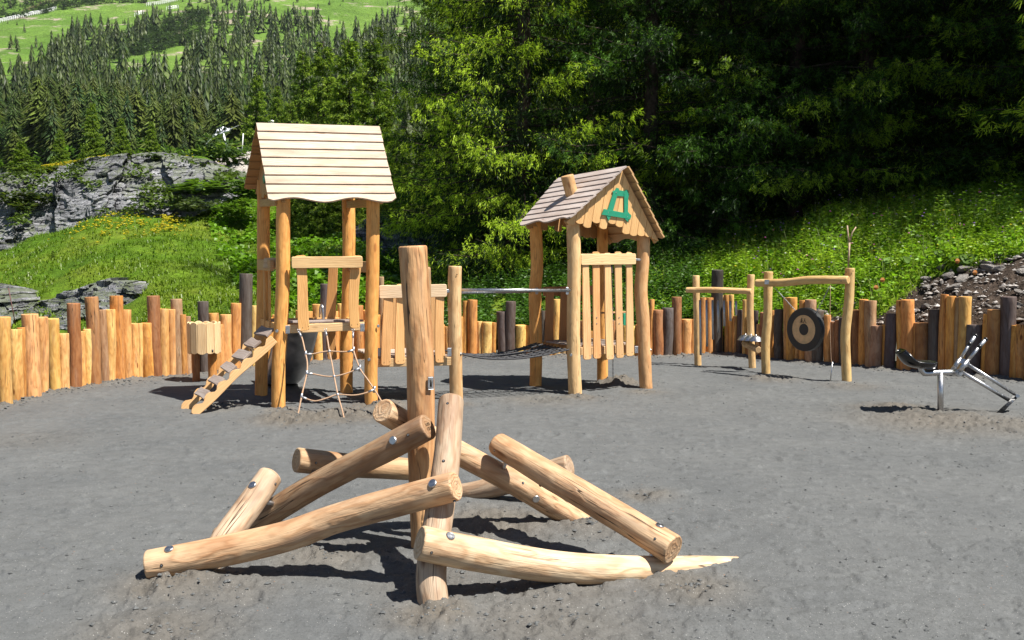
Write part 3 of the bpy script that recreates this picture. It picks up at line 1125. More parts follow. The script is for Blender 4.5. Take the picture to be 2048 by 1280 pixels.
def fence_logs():
    L = []

    def c5(a, b, t, c):     # crop origin (0,540) scale 3.657
        L.append((a / 3.657, b / 3.657, 540 + t / 3.657, c))

    def c3(a, b, t, c):     # (860,520) 4.923
        L.append((860 + a / 4.923, 860 + b / 4.923, 520 + t / 4.923, c))

    def c7(a, b, t, c):     # (1360,530) 4.922
        L.append((1360 + a / 4.922, 1360 + b / 4.922, 530 + t / 4.922, c))

    def c4(a, b, t, c):     # (1300,420) 2.738
        L.append((1300 + a / 2.738, 1300 + b / 2.738, 420 + t / 2.738, c))

    def c1(a, b, t, c):     # (520,480) 4.2675
        L.append((520 + a / 4.2675, 520 + b / 4.2675, 480 + t / 4.2675, c))
    for a in ((-45, 45, 345, YEL), (45, 130, 437, YEL), (115, 168, 422, ORANGE), (140, 245, 325, YEL), (245, 325, 347, YEL), (325, 405, 357, YEL),
              (405, 480, 467, YEL), (478, 562, 245, BRN), (560, 605, 450, YEL), (600, 657, 433, YEL), (607, 693, 198, BRN),
              (693, 757, 292, TAN), (752, 825, 290, YEL), (787, 873, 190, ORANGE), (873, 940, 292, YEL), (943, 1000, 392, YEL), (1000, 1025, 392, YEL), (1020, 1097, 388, ORANGE),
              (1062, 1145, 190, BRN), (1147, 1218, 285, YEL), (1218, 1272, 288, YEL), (1235, 1310, 213, TAN), (1305, 1350, 327, ORANGE), (1345, 1383, 340, TAN),
              (1380, 1440, 470, BRN), (1440, 1510, 230, DARK), (1510, 1582, 317, ORANGE), (1580, 1625, 400, YEL), (1600, 1675, 327, YEL), (1680, 1750, 243, ORANGE),
              (1742, 1828, 27, DARK), (1830, 1873, 262, YEL), (1873, 1930, 420, ORANGE), (1930, 1990, 350, ORANGE), (1990, 2050, 380, ORANGE)):
        c5(*a)
    for a in ((100, 160, 640, YEL), (160, 230, 560, YEL), (230, 300, 700, ORANGE), (300, 365, 600, ORANGE), (365, 440, 610, ORANGE), (440, 520, 550, YEL), (510, 592, 375, DARK), (592, 660, 610, ORANGE), (655, 720, 545, YEL),
              (720, 790, 650, ORANGE), (790, 870, 560, ORANGE), (870, 940, 600, ORANGE), (1015, 1050, 315, TAN), (940, 1015, 640, ORANGE), (1050, 1130, 600, ORANGE), (1130, 1200, 640, ORANGE), (1200, 1280, 600, BRN), (1280, 1360, 680, ORANGE),
              (1360, 1440, 600, ORANGE)):
        c1(*a)
    for a in ((-10, 20, 500, ORANGE), (20, 58, 460, BRN), (60, 140, 640, ORANGE), (140, 190, 655, ORANGE), (190, 250, 600, YEL), (250, 322, 560, ORANGE), (322, 372, 403, ORANGE), (373, 462, 393, ORANGE), (460, 512, 605, YEL), (512, 607, 613, YEL),
              (607, 657, 615, ORANGE), (658, 750, 508, DARK), (750, 842, 408, DARK), (845, 940, 643, YEL), (940, 990, 643, ORANGE), (990, 1050, 560, ORANGE), (1050, 1095, 600, BRN), (1090, 1140, 500, DARK),
              (1140, 1212, 560, ORANGE), (1212, 1282, 387, YEL), (1280, 1345, 395, TAN), (1345, 1410, 600, ORANGE), (1410, 1480, 640, YEL), (1480, 1550, 600, BRN), (1550, 1625, 700, ORANGE), (1625, 1695, 610, ORANGE), (1695, 1770, 640, YEL),
              (1770, 1830, 600, BRN), (1830, 1895, 680, ORANGE), (1895, 1960, 640, YEL), (1960, 2030, 650, YEL), (2030, 2100, 640, ORANGE), (2100, 2165, 700, BRN)):
        c3(*a)
    for a in ((1300, 1309, 599, ORANGE), (1307, 1327, 620, BRN), (1327, 1348, 616, DARK), (1346, 1364, 594, BRN)):
        L.append(a)
    for a in ((22, 118, 535, YEL), (115, 140, 535, ORANGE), (140, 205, 420, ORANGE), (203, 265, 322, ORANGE), (265, 330, 322, ORANGE), (330, 435, 48, (0.06, 0.055, 0.06)), (388, 440, 300, YEL), (440, 496, 293, ORANGE),
              (490, 530, 293, YEL), (530, 572, 503, YEL), (572, 628, 442, DARK), (625, 668, 343, YEL), (668, 730, 480, BRN), (730, 778, 450, DARK), (760, 806, 582, YEL), (806, 895, 470, BRN), (893, 946, 447, ORANGE),
              (945, 1026, 437, DARK), (1025, 1075, 322, YEL), (1068, 1165, 320, ORANGE), (1140, 1195, 560, YEL), (1187, 1252, 347, ORANGE), (1250, 1350, 342, TAN), (1325, 1430, 450, DARK), (1430, 1490, 493, ORANGE), (1490, 1545, 560, BRN), (1545, 1580, 545, BRN),
              (1580, 1650, 520, DARK)):
        c7(*a)
    for a in ((1085, 1120, 570, BRN), (1115, 1160, 548, BRN), (1157, 1200, 490, ORANGE), (1190, 1247, 497, TAN), (1223, 1282, 635, TAN), (1280, 1306, 628, ORANGE), (1305, 1360, 567, DARK), (1360, 1397, 495, ORANGE), (1393, 1457, 492, ORANGE),
              (1450, 1477, 618, ORANGE), (1473, 1545, 620, BRN), (1543, 1603, 545, DARK), (1602, 1640, 462, ORANGE), (1637, 1682, 472, ORANGE), (1680, 1714, 478, TAN), (1712, 1773, 475, YEL), (1757, 1838, 630, DARK), (1838, 1874, 572, ORANGE),
              (1873, 1944, 548, BRN), (1946, 2020, 475, DARK), (1992, 2042, 632, ORANGE), (2022, 2085, 630, ORANGE), (2085, 2150, 560, BRN), (2150, 2220, 600, ORANGE), (2220, 2290, 520, DARK)):
        c4(*a)
    rr = random.Random(4)
    for side in (-1, 1):
        p = -14.0 if side < 0 else 2138.0
        for k in range(12):
            wd = rr.uniform(24, 34)
            L.append((p - wd if side < 0 else p, p if side < 0 else p + wd, rr.choice([600, 625, 650, 640]), rr.choice([ORANGE, YEL, BRN, YEL])))
            p += side * wd
    return L


def build_palisade():
    rr = random.Random(11)
    base = W(1024, 712, 16.7)
    root = thing('palisade_fence', (base.x, base.y, 0), 'curved palisade of upright logs of uneven height closing the sandy yard', 'fence')
    protos = []
    for s in range(9):
        V, F, wc, nc = log_arrays([(0, 0, 0), (0, 0, 1.25)], 0.085, seed=s * 7 + 1, nseg=20, nring=16, amp=0.05, bev=0.006, bend=0.006)
        o = mk('log', V, F, M['palisade'], None, {'wc': ('FLOAT_VECTOR', wc)}, True, loc=(0, 0, 1.25), flat_faces=nc)
        protos.append(o.data)
        bpy.data.objects.remove(o)
    for i, (a, b, t, c) in enumerate(sorted(fence_logs())):
        px = (a + b) / 2
        Df = float(fence_D(px))
        wd = (b - a)
        D = Df + (0.05 if wd < 12 else 0.0) + rr.uniform(-0.015, 0.03)
        tz = W(px, t, D)
        r = max(0.045, wd * D / 1900 / 2 * 1.10)
        o = bpy.data.objects.new('log', protos[rr.randrange(9)])
        COL.objects.link(o)
        o.parent = root
        s = r / 0.085
        j = rr.uniform(0.80, 1.15)
        o.color = (min(.85, c[0] * j), c[1] * j * rr.uniform(.92, 1.08), c[2] * j * rr.uniform(.85, 1.15), 1)
        o.scale = (s, s, (tz.z + 0.25) / 1.25)
        o.rotation_euler = (rr.uniform(-.02, .02), rr.uniform(-.022, .022), rr.uniform(0, 6.28))
        o.location = (tz.x - base.x, D + r * 0.9 - base.y, tz.z)
        if c == DARK or c[0] < 0.1:
            o['label'] = 'dark grey weathered log'


build_palisade()

# ================================================================ LOG CLIMBER (foreground)
LOGC = (0.64, 0.445, 0.27)
LOGG = (0.44, 0.33, 0.23)


def gz(p):
    return float(ground_z(np.array([p[0]]), np.array([p[1]]), False)[0])


def build_climber():
    root = thing('log_climber', tuple(G(845, 1105)), 'tangle of heavy peeled logs bolted around one thick upright pole in the foreground', 'climbing frame')
    # thick pole
    P = [W(826, 492, 5.33), W(832, 600, 5.33), W(840, 720, 5.33), W(842, 860, 5.33), W(845, 1000, 5.33), W(847, 1108, 5.33)]
    P.append(P[-1] + Vector((0, 0, -0.3)))
    pole = log('pole', P, [.0795, .078, .079, .077, .073, .070, .070], M['log'], root, (0.62, 0.36, 0.17), seed=3, nring=44, nseg=32, amp=0.075)
    P = [W(843, 534, 5.52), W(845, 650, 5.52), W(850, 780, 5.52), W(852, 900, 5.52)]
    P.append(W(853, 1090, 5.52) + Vector((0, 0, -0.1)))
    log('pole', P, 0.052, M['log'], root, (0.5, 0.33, 0.17), seed=5, nring=30, amp=0.05)
    # plaque on the right of the pole
    c = W(864, 766, 5.30)
    n = Vector((0.55, -0.83, 0)).normalized()
    u = Vector((0, 0, 1)).cross(n).normalized()
    c = W(861, 766, 5.265)
    pq = slab('plaque', c - u * 0.018 - Vector((0, 0, 0.036)), u, Vector((0, 0, 1)), n, rrect(0.036, 0.072, 0.004), 0.004, M['galv'], root)
    tube('print', [c + n * 0.0045 + Vector((0, 0, -0.02)), c + n * 0.0045 + Vector((0, 0, 0.02))], 0.006, M['ink'], pq, n=6)
    logs = {}

    def L(key, pts, R, col, seed, **k):
        p3 = [W(*q) for q in pts]
        logs[key] = (p3, R, log('log', p3, R, M['log'], root, col, seed=seed, nring=k.pop('nring', 40), nseg=32, **k))
        return logs[key][2]
    L('lean', [(871, 1236, 4.38), (862, 1150, 4.47), (876, 1040, 4.66), (893, 920, 4.90), (903, 795, 5.16)], [.073, .073, .072, .072, .069], LOGG, 12, round1=True, amp=0.05)
    L('left', [(295, 1131, 4.76), (435, 1104, 4.80), (570, 1073, 4.82), (670, 1038, 4.80), (790, 1004, 4.72), (913, 972, 4.62)], [.078, .079, .080, .076, .076, .073], LOGC, 22, amp=0.04)
    L('front', [(838, 1085, 4.41), (950, 1108, 4.50), (1080, 1130, 4.62), (1200, 1139, 4.74), (1300, 1141, 4.86), (1420, 1137, 5.04), (1590, 1134, 5.30)],
      [.080, .082, .080, .077, .074, .066, .05], (0.72, 0.57, 0.38), 32, amp=0.05)
    L('right', [(990, 885, 5.66), (1100, 952, 5.38), (1220, 1023, 5.08), (1347, 1100, 4.80)], [.072, .076, .077, .079], LOGC, 42, round0=True, amp=0.05)
    L('back', [(765, 821, 5.30), (850, 869, 5.60), (1010, 955, 5.72), (1120, 1020, 5.86), (1210, 1076, 5.98)], [.070, .072, .074, .075, .072], LOGC, 52, amp=0.05)
    L('flat', [(592, 920, 5.62), (700, 931, 5.80), (815, 938, 6.05), (890, 944, 6.24)], [.074, .071, .070, .070], (0.52, 0.36, 0.21), 62, amp=0.05)
    L('low', [(745, 985, 6.95), (900, 990, 6.62), (1020, 966, 6.45), (1140, 931, 6.28)], [.06, .068, .072, .074], LOGG, 72, amp=0.05)
    L('cross', [(857, 853, 5.06), (760, 903, 5.16), (640, 966, 5.30), (540, 1026, 5.42), (440, 1080, 5.5)], [.072, .073, .072, .074, .074], (0.42, 0.29, 0.175), 82, amp=0.05)
    L('small', [(545, 945, 5.36), (500, 1010, 5.22), (450, 1080, 5.06), (395, 1168, 4.90)], [.070, .074, .075, .075], (0.55, 0.41, 0.28), 92, round0=True, amp=0.06)

    def surf(px, py, D, key):
        """point on the log surface and outward normal, seen at px,py"""
        p3, R, o = logs[key]
        q = W(px, py, D)
        best, bp, bt = 1e9, None, None
        pts = catmull(p3, 60)
        rad = np.interp(np.linspace(0, 1, 60), np.linspace(0, 1, len(R)), R)
        ray = (q - CAM).normalized()
        for i in range(59):
            m = Vector(pts[i])
            v = m - CAM
            dd = (v - ray * v.dot(ray)).length
            if dd < best:
                best, bi = dd, i
        # ray / cylinder hit
        a, b = Vector(pts[max(bi - 2, 0)]), Vector(pts[min(bi + 2, 59)])
        ax = (b - a).normalized()
        r = rad[bi] * 1.0
        oc = CAM - a
        d = ray - ax * ray.dot(ax)
        e = oc - ax * oc.dot(ax)
        A, B, C = d.dot(d), 2 * d.dot(e), e.dot(e) - r * r
        disc_ = max(0.0, B * B - 4 * A * C)
        t = (-B - math.sqrt(disc_)) / (2 * A)
        hit = CAM + ray * t
        nn = (hit - a) - ax * (hit - a).dot(ax)
        return hit, nn.normalized()
    for px, py, key in ((338, 1098, 'left'), (865, 967, 'left'), (786, 881, 'cross'), (901, 1072, 'front'), (1320, 1051, 'right'), (652, 1000 - 35, 'cross') if False else (505, 958 + 12, 'small'), (878, 1012, 'lean') if False else (1072, 1012 - 14, 'back')):
        h, n = surf(px, py, 5, key)
        disc('bolt_cap', h - n * 0.004, n, 0.0235, 0.010, M['steel'], logs[key][2], n=20)
    for px, py, key in ((323, 1131, 'left'), (909, 1002, 'left'), (816, 870, 'cross'), (863, 1105, 'front'), (1310, 1078, 'right'), (895, 807, 'lean'), (887, 922, 'lean'),
                        (551, 968, 'small'), (632, 926, 'flat'), (796, 813, 'back'), (989, 901, 'right'), (1080, 1022 - 50, 'right'), (1046, 966, 'back')):
        h, n = surf(px, py, 5, key)
        disc('screw_hole', h - n * 0.003, n, 0.0085, 0.005, M['black'], logs[key][2], n=10)
        disc('screw', h - n * 0.001, n, 0.004, 0.005, M['steel'], logs[key][2], n=8)
    # steel pins that join crossing logs
    for A, B in ((W(628, 938, 5.64), W(622, 985, 5.40)), (W(1012, 920, 5.62), W(1002, 952, 5.72)), (W(1312, 1092, 4.86), W(1290, 1140, 4.90)), (W(520, 1000, 5.26), W(565, 1012, 5.40)),
                 (W(880, 1000, 4.64), W(878, 1010, 4.74)), (W(868, 1085, 4.48), W(866, 1095, 4.56)), (W(352, 1140, 4.80), W(352, 1185, 4.84))):
        tube('pin', [A, B], 0.0135, M['steel'], root, n=12)
    # end-grain brand on the crossing log
    p3, R, o = logs['cross']
    ax = (Vector(p3[0]) - Vector(p3[1])).normalized()
    c = Vector(p3[0]) + ax * 0.0012
    r_ = ax.cross(Vector((0, 0, 1))).normalized() * -1
    up = r_.cross(ax).normalized()
    if up.z < 0:
        up = -up
    for row, txt in ((0.012, 'A703'), (-0.012, 'CE78')):
        td = bpy.data.curves.new('stamp_curve', 'FONT')
        td.body = txt
        td.size = 0.024
        td.extrude = 0.0003
        td.align_x = 'CENTER'
        td.align_y = 'CENTER'
        tmp = bpy.data.objects.new('stamp', td)
        COL.objects.link(tmp)
        me = bpy.data.meshes.new_from_object(tmp.evaluated_get(bpy.context.evaluated_depsgraph_get()))
        bpy.data.objects.remove(tmp)
        me.materials.clear()
        me.materials.append(M['ink'])
        to = bpy.data.objects.new('stamp', me)
        COL.objects.link(to)
        rx = -r_ if (-r_).x > 0 else r_
        mt = Matrix((rx, rx.cross(ax) * -1 if (rx.cross(ax) * -1).z > 0 else rx.cross(ax), ax)).transposed()
        to.parent = o
        to.matrix_parent_inverse = Matrix()
        to.location = c + up * row - (Vector(o.location) + Vector(root.location))
        to.rotation_euler = mt.to_euler()


build_climber()

# ================================================================ roofs
POSTC = (0.80, 0.41, 0.12)
PLK = (0.78, 0.45, 0.17)


def roof_side(root, RL, RR, EL, ER, n, color, mat, wavy=True, outw=None, th=0.024, lap=0.020, seed=0, label=None):
    """lapped boards between ridge (RL, RR) and eave (EL, ER). outw = outward normal hint"""
    RL, RR, EL, ER = map(Vector, (RL, RR, EL, ER))
    N = (RR - RL).cross(EL - RL).normalized()
    if N.dot(Vector(outw)) < 0:
        N = -N
    roof = None
    rr = random.Random(seed)
    for i in range(n):
        t0, t1 = i / n - (0.02 if i else 0), (i + 1) / n + 0.004
        a, b = RL.lerp(EL, t0), RR.lerp(ER, t0)
        c, d = RL.lerp(EL, t1), RR.lerp(ER, t1)
        b_off = lap
        jl, jr = rr.uniform(-.004, .004), rr.uniform(-.004, .004)
        ud = (b - a).normalized()
        a, c = a + ud * jl, c + ud * jl
        b, d = b + ud * jr, d + ud * jr
        m = 26 if (i == n - 1 and wavy) else 1
        top, bot = [], []
        for k in range(m + 1):
            s = k / m
            up = a.lerp(b, s)
            lo = c.lerp(d, s)
            if m > 1:
                dn = (c - a).normalized()
                lo = lo + dn * (-0.03 + 0.03 * math.cos(s * 4.2 * math.pi + 0.3 * seed) * (1 if True else 0))
                e = min(s, 1 - s) * m / 1.5
                if e < 1:
                    lo = lo - dn * 0.035 * (1 - e) ** 2
            top.append(up)
            bot.append(lo + N * b_off)
        V, F, wc = [], [], []
        L = (b - a).length
        wd = (c - a).length
        for k in range(m + 1):
            s = k / m * L
            for p, w_, t in ((top[k], 0, 0), (bot[k], wd, 0), (bot[k], wd, th), (top[k], 0, th)):
                V.append(p + N * t)
                wc.append((w_ + i * 0.31 + seed, t + 0.03, s))
        for k in range(m):
            A, B = k * 4, k * 4 + 4
            for q in range(4):
                q2 = (q + 1) % 4
                F.append((A + q, A + q2, B + q2, B + q))
        F.append((3, 2, 1, 0))
        F.append((m * 4, m * 4 + 1, m * 4 + 2, m * 4 + 3))
        # orientation check
        v0, v1, v2 = [Vector(V[x]) for x in F[2 if m else 0][:3]]
        nn = (v1 - v0).cross(v2 - v0)
        if nn.dot(N) < 0:
            F = [tuple(reversed(f)) for f in F]
        j = rr.uniform(0.92, 1.06)
        o = mk('roof_board', V, F, mat, root, {'wc': ('FLOAT_VECTOR', wc)}, False, color=tuple(x * j for x in color))
    return N


def gable(root, A, B, E, N, n, color, bots, th=0.02, clip=None, seed=0, parent_name='gable_board'):
    """vertical boards filling the triangle eave A - apex E - eave B; bots = drop of each board's lower end in metres below the eave line"""
    A, B, E, N = map(Vector, (A, B, E, N))
    U = (B - A)
    L = U.length
    U.normalize()
    Vv = N.cross(U).normalized()
    if Vv.z < 0:
        Vv = -Vv
    ex = (E - A).dot(U)
    ey = (E - A).dot(Vv)
    out = []
    by = (B - A).dot(Vv)
    wd = L / n
    rr = random.Random(seed)
    for i in range(n):
        x0, x1 = i * wd + 0.002, (i + 1) * wd - 0.002

        def top(x):
            return (ey * x / ex if x < ex else ey + (by - ey) * (x - ex) / (L - ex)) - 0.004
        b = bots[i]
        o_ = [(x0, b + 0.02), (x0 + wd * 0.12, b + 0.008), (x0 + wd * 0.35, b), (x1 - wd * 0.35, b), (x1 - wd * 0.12, b + 0.008), (x1, b + 0.02), (x1, top(x1))]
        if x0 < ex < x1:
            o_.append((ex, ey - 0.004))
        o_.append((x0, top(x0)))
        if min(top(x0), top(x1)) < b + 0.03:
            o_ = [(x0, min(top(x0), b) - .001), (x1, min(top(x1), b) - .001), (x1, top(x1)), (x0, top(x0))]
            if top(x0) - b < 0.01 and top(x1) - b < 0.01:
                continue
        j = rr.uniform(0.88, 1.1)
        out.append(slab(parent_name, A, U, Vv, N, o_, th + rr.uniform(-.002, .002), M['plank'], root, tuple(x * j for x in color), along='v', seed=seed + i, ch=0.003))
    return out, U, Vv, ex, ey


def picket(root, top, bot, wt, wb, N, th=0.022, color=PLK, seed=0, screws=True, curve=0.0, labelled=None):
    """shaped vertical board, slightly curved and rounded at its lower end"""
    top, bot, N = Vector(top), Vector(bot), Vector(N).normalized()
    V_ = (bot - top)
    L = V_.length
    V_.normalize()
    U = V_.cross(N).normalized()
    if U.x < 0:
        U = -U
    Lft, Rgt = [], []
    for k in range(8):
        s = k / 7
        w_ = wt + (wb - wt) * s + 0.006 * math.sin(s * 5 + seed)
        c = curve * math.sin(s * math.pi * 1.15 + 0.4 * seed)
        Lft.append((c - w_ / 2, s * L))
        Rgt.append((c + w_ / 2, s * L))
    h = wb * 0.22
    Lft[-1] = (Lft[-1][0], L - h)
    Rgt[-1] = (Rgt[-1][0], L - h)
    Lft[0] = (Lft[0][0], 0.012)
    Rgt[0] = (Rgt[0][0], 0.012)
    arc = [(Lft[-1][0] + wb * 0.08, L - h * 0.3), (Lft[-1][0] + wb * 0.25, L), (Rgt[-1][0] - wb * 0.25, L), (Rgt[-1][0] - wb * 0.08, L - h * 0.3)]
    tp = [(Rgt[0][0] - wt * 0.2, 0.0), (Lft[0][0] + wt * 0.2, 0.0)]
    o_ = Lft + arc + Rgt[::-1] + tp
    j = 0.9 + 0.2 * random.Random(seed).random()
    o = slab('picket', top - N * 0, U, V_, N, o_, th, M['plank'], root, tuple(x * j for x in color), along='v', seed=seed)
    if screws:
        for sx in (-0.28, 0.28):
            c = bot - V_ * (h + 0.01 + 0.01 * (sx > 0)) + U * (wb * sx) + N * th
            disc('screw', c, N, 0.0042, 0.002, M['black'], o, n=8)
    return o


# ================================================================ PLAY TOWER
def build_tower():
    root = thing('play_tower', (-2.3, 11.1, 0), 'open wooden play tower with steep pale board roof standing left of the yard centre', 'play tower')
    FL, FR, BL, BR = Vector((-2.60, 10.62, 0)), Vector((-1.60, 10.84, 0)), Vector((-3.07, 11.6, -.05)), Vector((-2.07, 11.85, -.05))
    posts = []
    for nm, pts, r, sd in (
            ('FL', [(567, 388, 10.62), (566, 470, 10.62), (566, 560, 10.62), (562, 650, 10.62), (557, 740, 10.62), (557, 826, 10.62)], .077, 1),
            ('FR', [(746, 388, 10.84), (746, 450, 10.84), (745, 560, 10.84), (743, 650, 10.84), (742, 740, 10.84), (743, 820, 10.84)], .075, 2),
            ('BL', [(527, 360, 11.6), (527, 480, 11.6), (526, 600, 11.6), (523, 720, 11.6), (522, 812, 11.6)], .076, 3),
            ('BR', [(696, 360, 11.85), (698, 480, 11.85), (696, 600, 11.85), (693, 700, 11.85), (693, 795, 11.85)], .080, 4)):
        posts.append(log('post', [W(*p) for p in pts], r, M['post'], root, POSTC, seed=sd * 13, nring=44, nseg=28, amp=0.045))
    # roof
    RLx, RRx = W(512, 248, 11.0), W(758, 255, 11.32)
    ELx, ERx = W(538, 407, 10.47), W(793, 407, 10.72)
    BLx, BRx = W(487, 386, 11.75), W(722, 392, 12.05)
    roof = thing('roof', (0, 0, 0), None, None)
    roof.name = 'roof'
    roof.parent = root
    roof.location = RLx - root.location
    pale = (0.60, 0.495, 0.39)
    NF = roof_side(roof, RLx, RRx, ELx, ERx, 9, pale, M['weathered'], True, (0, -1, 0.6), seed=2)
    NB = roof_side(roof, RLx + Vector((0, .014, 0)), RRx + Vector((0, .014, 0)), BLx, BRx, 9, (0.48, 0.26, 0.10), M['plank'], True, (0, 1, 0.6), seed=5)
    u = (RRx - RLx).normalized()
    # gables at both ends, set inside the overhang
    for s, off in ((0, 0.16), (1, 0.16)):
        A, B, E = (ELx, BLx, RLx) if s == 0 else (ERx, BRx, RRx)
        d = u * (off if s == 0 else -off)
        A, B, E = A + d, B + d, E + d
        cen = (A + B + E) / 3
        A2, B2, E2 = A.lerp(cen, 0.05), B.lerp(cen, 0.05), E.lerp(cen, 0.06)
        nn = (B2 - A2).cross(E2 - A2).normalized()
        if nn.dot(u) * (-1 if s == 0 else 1) < 0:
            nn = -nn
        ob, U, Vv, ex, ey = gable(roof, A2, B2, E2, nn, 9, (0.50, 0.28, 0.11), [0.02, -0.02, -.05, .0, -.04, .01, -.04, 0, 0.02], seed=21 + s)
        c = A2 + U * ex + Vv * (ey * 0.42) + nn * 0.022
        window_emblem(root, c, U if s else U, Vv, nn, 0.20)
        for Q in (A, B):   # rafters
            beam('rafter', Q.lerp(E, 0.03) - (NF if Q is A else NB) * 0.035, Q.lerp(E, 0.94) - (NF if Q is A else NB) * 0.035, 0.04, 0.06, M['plank'], root, (0.5, 0.29, 0.12), up=NF if Q is A else NB)
    # top plates
    for P, Q, z in ((FL, BL, 2.30), (FR, BR, 2.30)):
        beam('top_plate', Vector((P.x, P.y - .05, z)), Vector((Q.x, Q.y + .05, z + 0.05)), 0.05, 0.09, M['plank'], root, (0.5, 0.29, 0.12))
    # deck: frame beams and boards
    uF = (FR - FL).normalized()
    vF = (BL - FL).normalized()
    zt = 0.965
    A = W(574, 658, 10.58)
    B = W(729, 652, 10.78)
    beam('deck_beam', A, B, 0.045, 0.095, M['plank'], root, (0.76, 0.53, 0.28), seed=3)
    beam('deck_beam', Vector((BL.x, BL.y, .90)) + uF * .08, Vector((BR.x, BR.y, .90)) - uF * .08, 0.045, 0.095, M['plank'], root, PLK, seed=4)
    for P, Q, sd in ((FL, BL, 5), (FR, BR, 6)):
        beam('deck_beam', Vector((P.x, P.y, .895)) + vF * .07, Vector((Q.x, Q.y, .895)) - vF * .07, 0.045, 0.10, M['plank'], root, PLK, seed=sd)
    for k in range(8):
        t = (k + 0.5) / 8
        a = Vector((FL.x, FL.y, zt - .002)) + vF * (0.02 + t * 1.04) + uF * 0.08
        b = a + uF * 0.87
        beam('deck_board', a, b, 0.118, 0.028, M['weathered'], root, (0.42, 0.36, 0.33), seed=k)
    # front rail and two shaped boards
    nF = Vector((uF.y, -uF.x, 0))
    ra, rb = W(583, 525, 10.515), W(725, 524, 10.665)
    beam('rail', ra, rb, 0.030, 0.128, M['plank'], root, (0.78, 0.54, 0.27), r=0.02, seed=9)
    for tp, bt, wt, wb, sd in (((597, 511), (612, 661), .118, .118, 3), ((713, 511), (709, 656), .11, .115, 7)):
        D = 10.58 if tp[0] < 650 else 10.72
        picket(root, W(*tp, D), W(*bt, D - 0.04), wt, wb, nF, seed=sd, curve=0.02)
    # left rail and board between the left posts, back rail and boards, right side
    def side(P, Q, y, sd, n=2, zr=1.58, color=(0.55, 0.35, 0.17), outn=None):
        P, Q = Vector(P), Vector(Q)
        d = (Q - P).normalized()
        nn = Vector((d.y, -d.x, 0)) if outn is None else Vector(outn)
        beam('rail', Vector((P.x, P.y, zr)) + d * .09 + nn * .03, Vector((Q.x, Q.y, zr)) - d * .09 + nn * .03, 0.045, 0.128, M['plank'], root, color, r=0.02, seed=sd)
        L = (Q - P).length
        for k in range(n):
            t = (k + 1) / (n + 1)
            c = P + d * L * t
            picket(root, Vector((c.x, c.y, zr + .07)) + nn * 0.005, Vector((c.x, c.y, 0.84)) + nn * 0.005, .11, .12, nn, seed=sd + k, curve=0.015)
    side(BL, BL + (FL - BL) * 0.86, 0, 31, 2, zr=1.60, outn=(-.95, -.3, 0))
    beam('rail', W(529, 527, 11.0), W(555, 527, 10.9), 0.128, 0.045, M['plank'], root, (0.62, 0.45, 0.26), up=(0, -1, 0.2), seed=2)
    side(BR, FR, 0, 41, 0, outn=(.95, .3, 0))
    # back: single board beside the slide mouth
    picket(root, W(662, 532, 11.80), W(668, 735, 11.8) + Vector((0, 0, .1)), .12, .12, (0, -1, 0), seed=5, curve=0.03, color=(0.6, 0.32, 0.12), screws=False)
    beam('rail', W(606, 524, 11.86), W(722, 523, 11.95), 0.045, 0.12, M['plank'], root, (0.4, 0.3, 0.2), seed=77)
    # brackets and bolts
    for px, py, D in ((577, 659, 10.56), (726, 655, 10.74)):
        c = W(px, py, D)
        slab('bracket', c - Vector((.03, .02, .045)), Vector((1, .2, 0)).normalized(), Vector((0, 0, 1)), Vector((.2, -1, 0)).normalized(), rrect(.05, .09, .004), .006, M['galv'], root)
    for px, py, D in ((554, 662, 10.54), (738, 719, 10.765), (756, 652, 10.79)):
        c = W(px, py, D)
        disc('bolt_cap', c, (0.1 if px < 750 else 0.9, -1, 0), 0.019, 0.012, M['steel'], root, n=16)
    # stair of cleats
    TR = [((387.8, 787), (401, 772), (422.5, 781.5), (406.6, 798)), ((413.7, 761), (428, 748), (451.6, 754.7), (434.7, 769.7)), ((438.5, 734), (452.5, 721), (474.7, 729.4), (458, 743.5)),
          ((462.5, 712.5), (477.8, 697.5), (502.8, 701.3), (486.3, 717.8)), ((487.2, 687.2), (501.3, 674), (523.8, 680.6), (505, 694.7)), ((507.8, 665.6), (522, 651), (545.4, 655.9), (531.3, 672.2))]
    lad = thing('climbing_ramp', (0, 0, 0), None, None)
    lad.parent = root
    lad.location = W(400, 800, 10.4) - root.location
    Dm = [10.36, 10.42, 10.48, 10.55, 10.61, 10.68]
    for k, q in enumerate(TR):
        D0 = Dm[k]
        p0, p1, p2, p3 = W(*q[0], D0 + .07), W(*q[1], D0 + .13), W(*q[2], D0 - .08), W(*q[3], D0 - .14)
        N = (p1 - p0).cross(p2 - p1).normalized()
        if N.z < 0:
            N = -N
        U = (p3 - p0)
        Lu = U.length
        U.normalize()
        V_ = N.cross(U).normalized()
        wv = (p1 - p0).dot(V_)
        if wv < 0:
            V_ = -V_
            wv = -wv
        # shaped tread: slightly waisted outline
        o_ = []
        for s in range(7):
            t = s / 6
            o_.append((t * Lu, 0.008 * math.sin(t * 3.14 + k)))
        for s in range(7):
            t = 1 - s / 6
            o_.append((t * Lu, wv - 0.006 * math.sin(t * 3.14 * 2 + k)))
        slab('step', p0 - N * 0.028, U, V_, N, o_, 0.03, M['weathered'], lad, (0.32, 0.275, 0.25), along='u', seed=k)
    a0, a1 = W(399, 814, 10.20), W(547, 677, 10.52)
    b0, b1 = W(378, 806, 10.50), W(524, 664, 10.86)
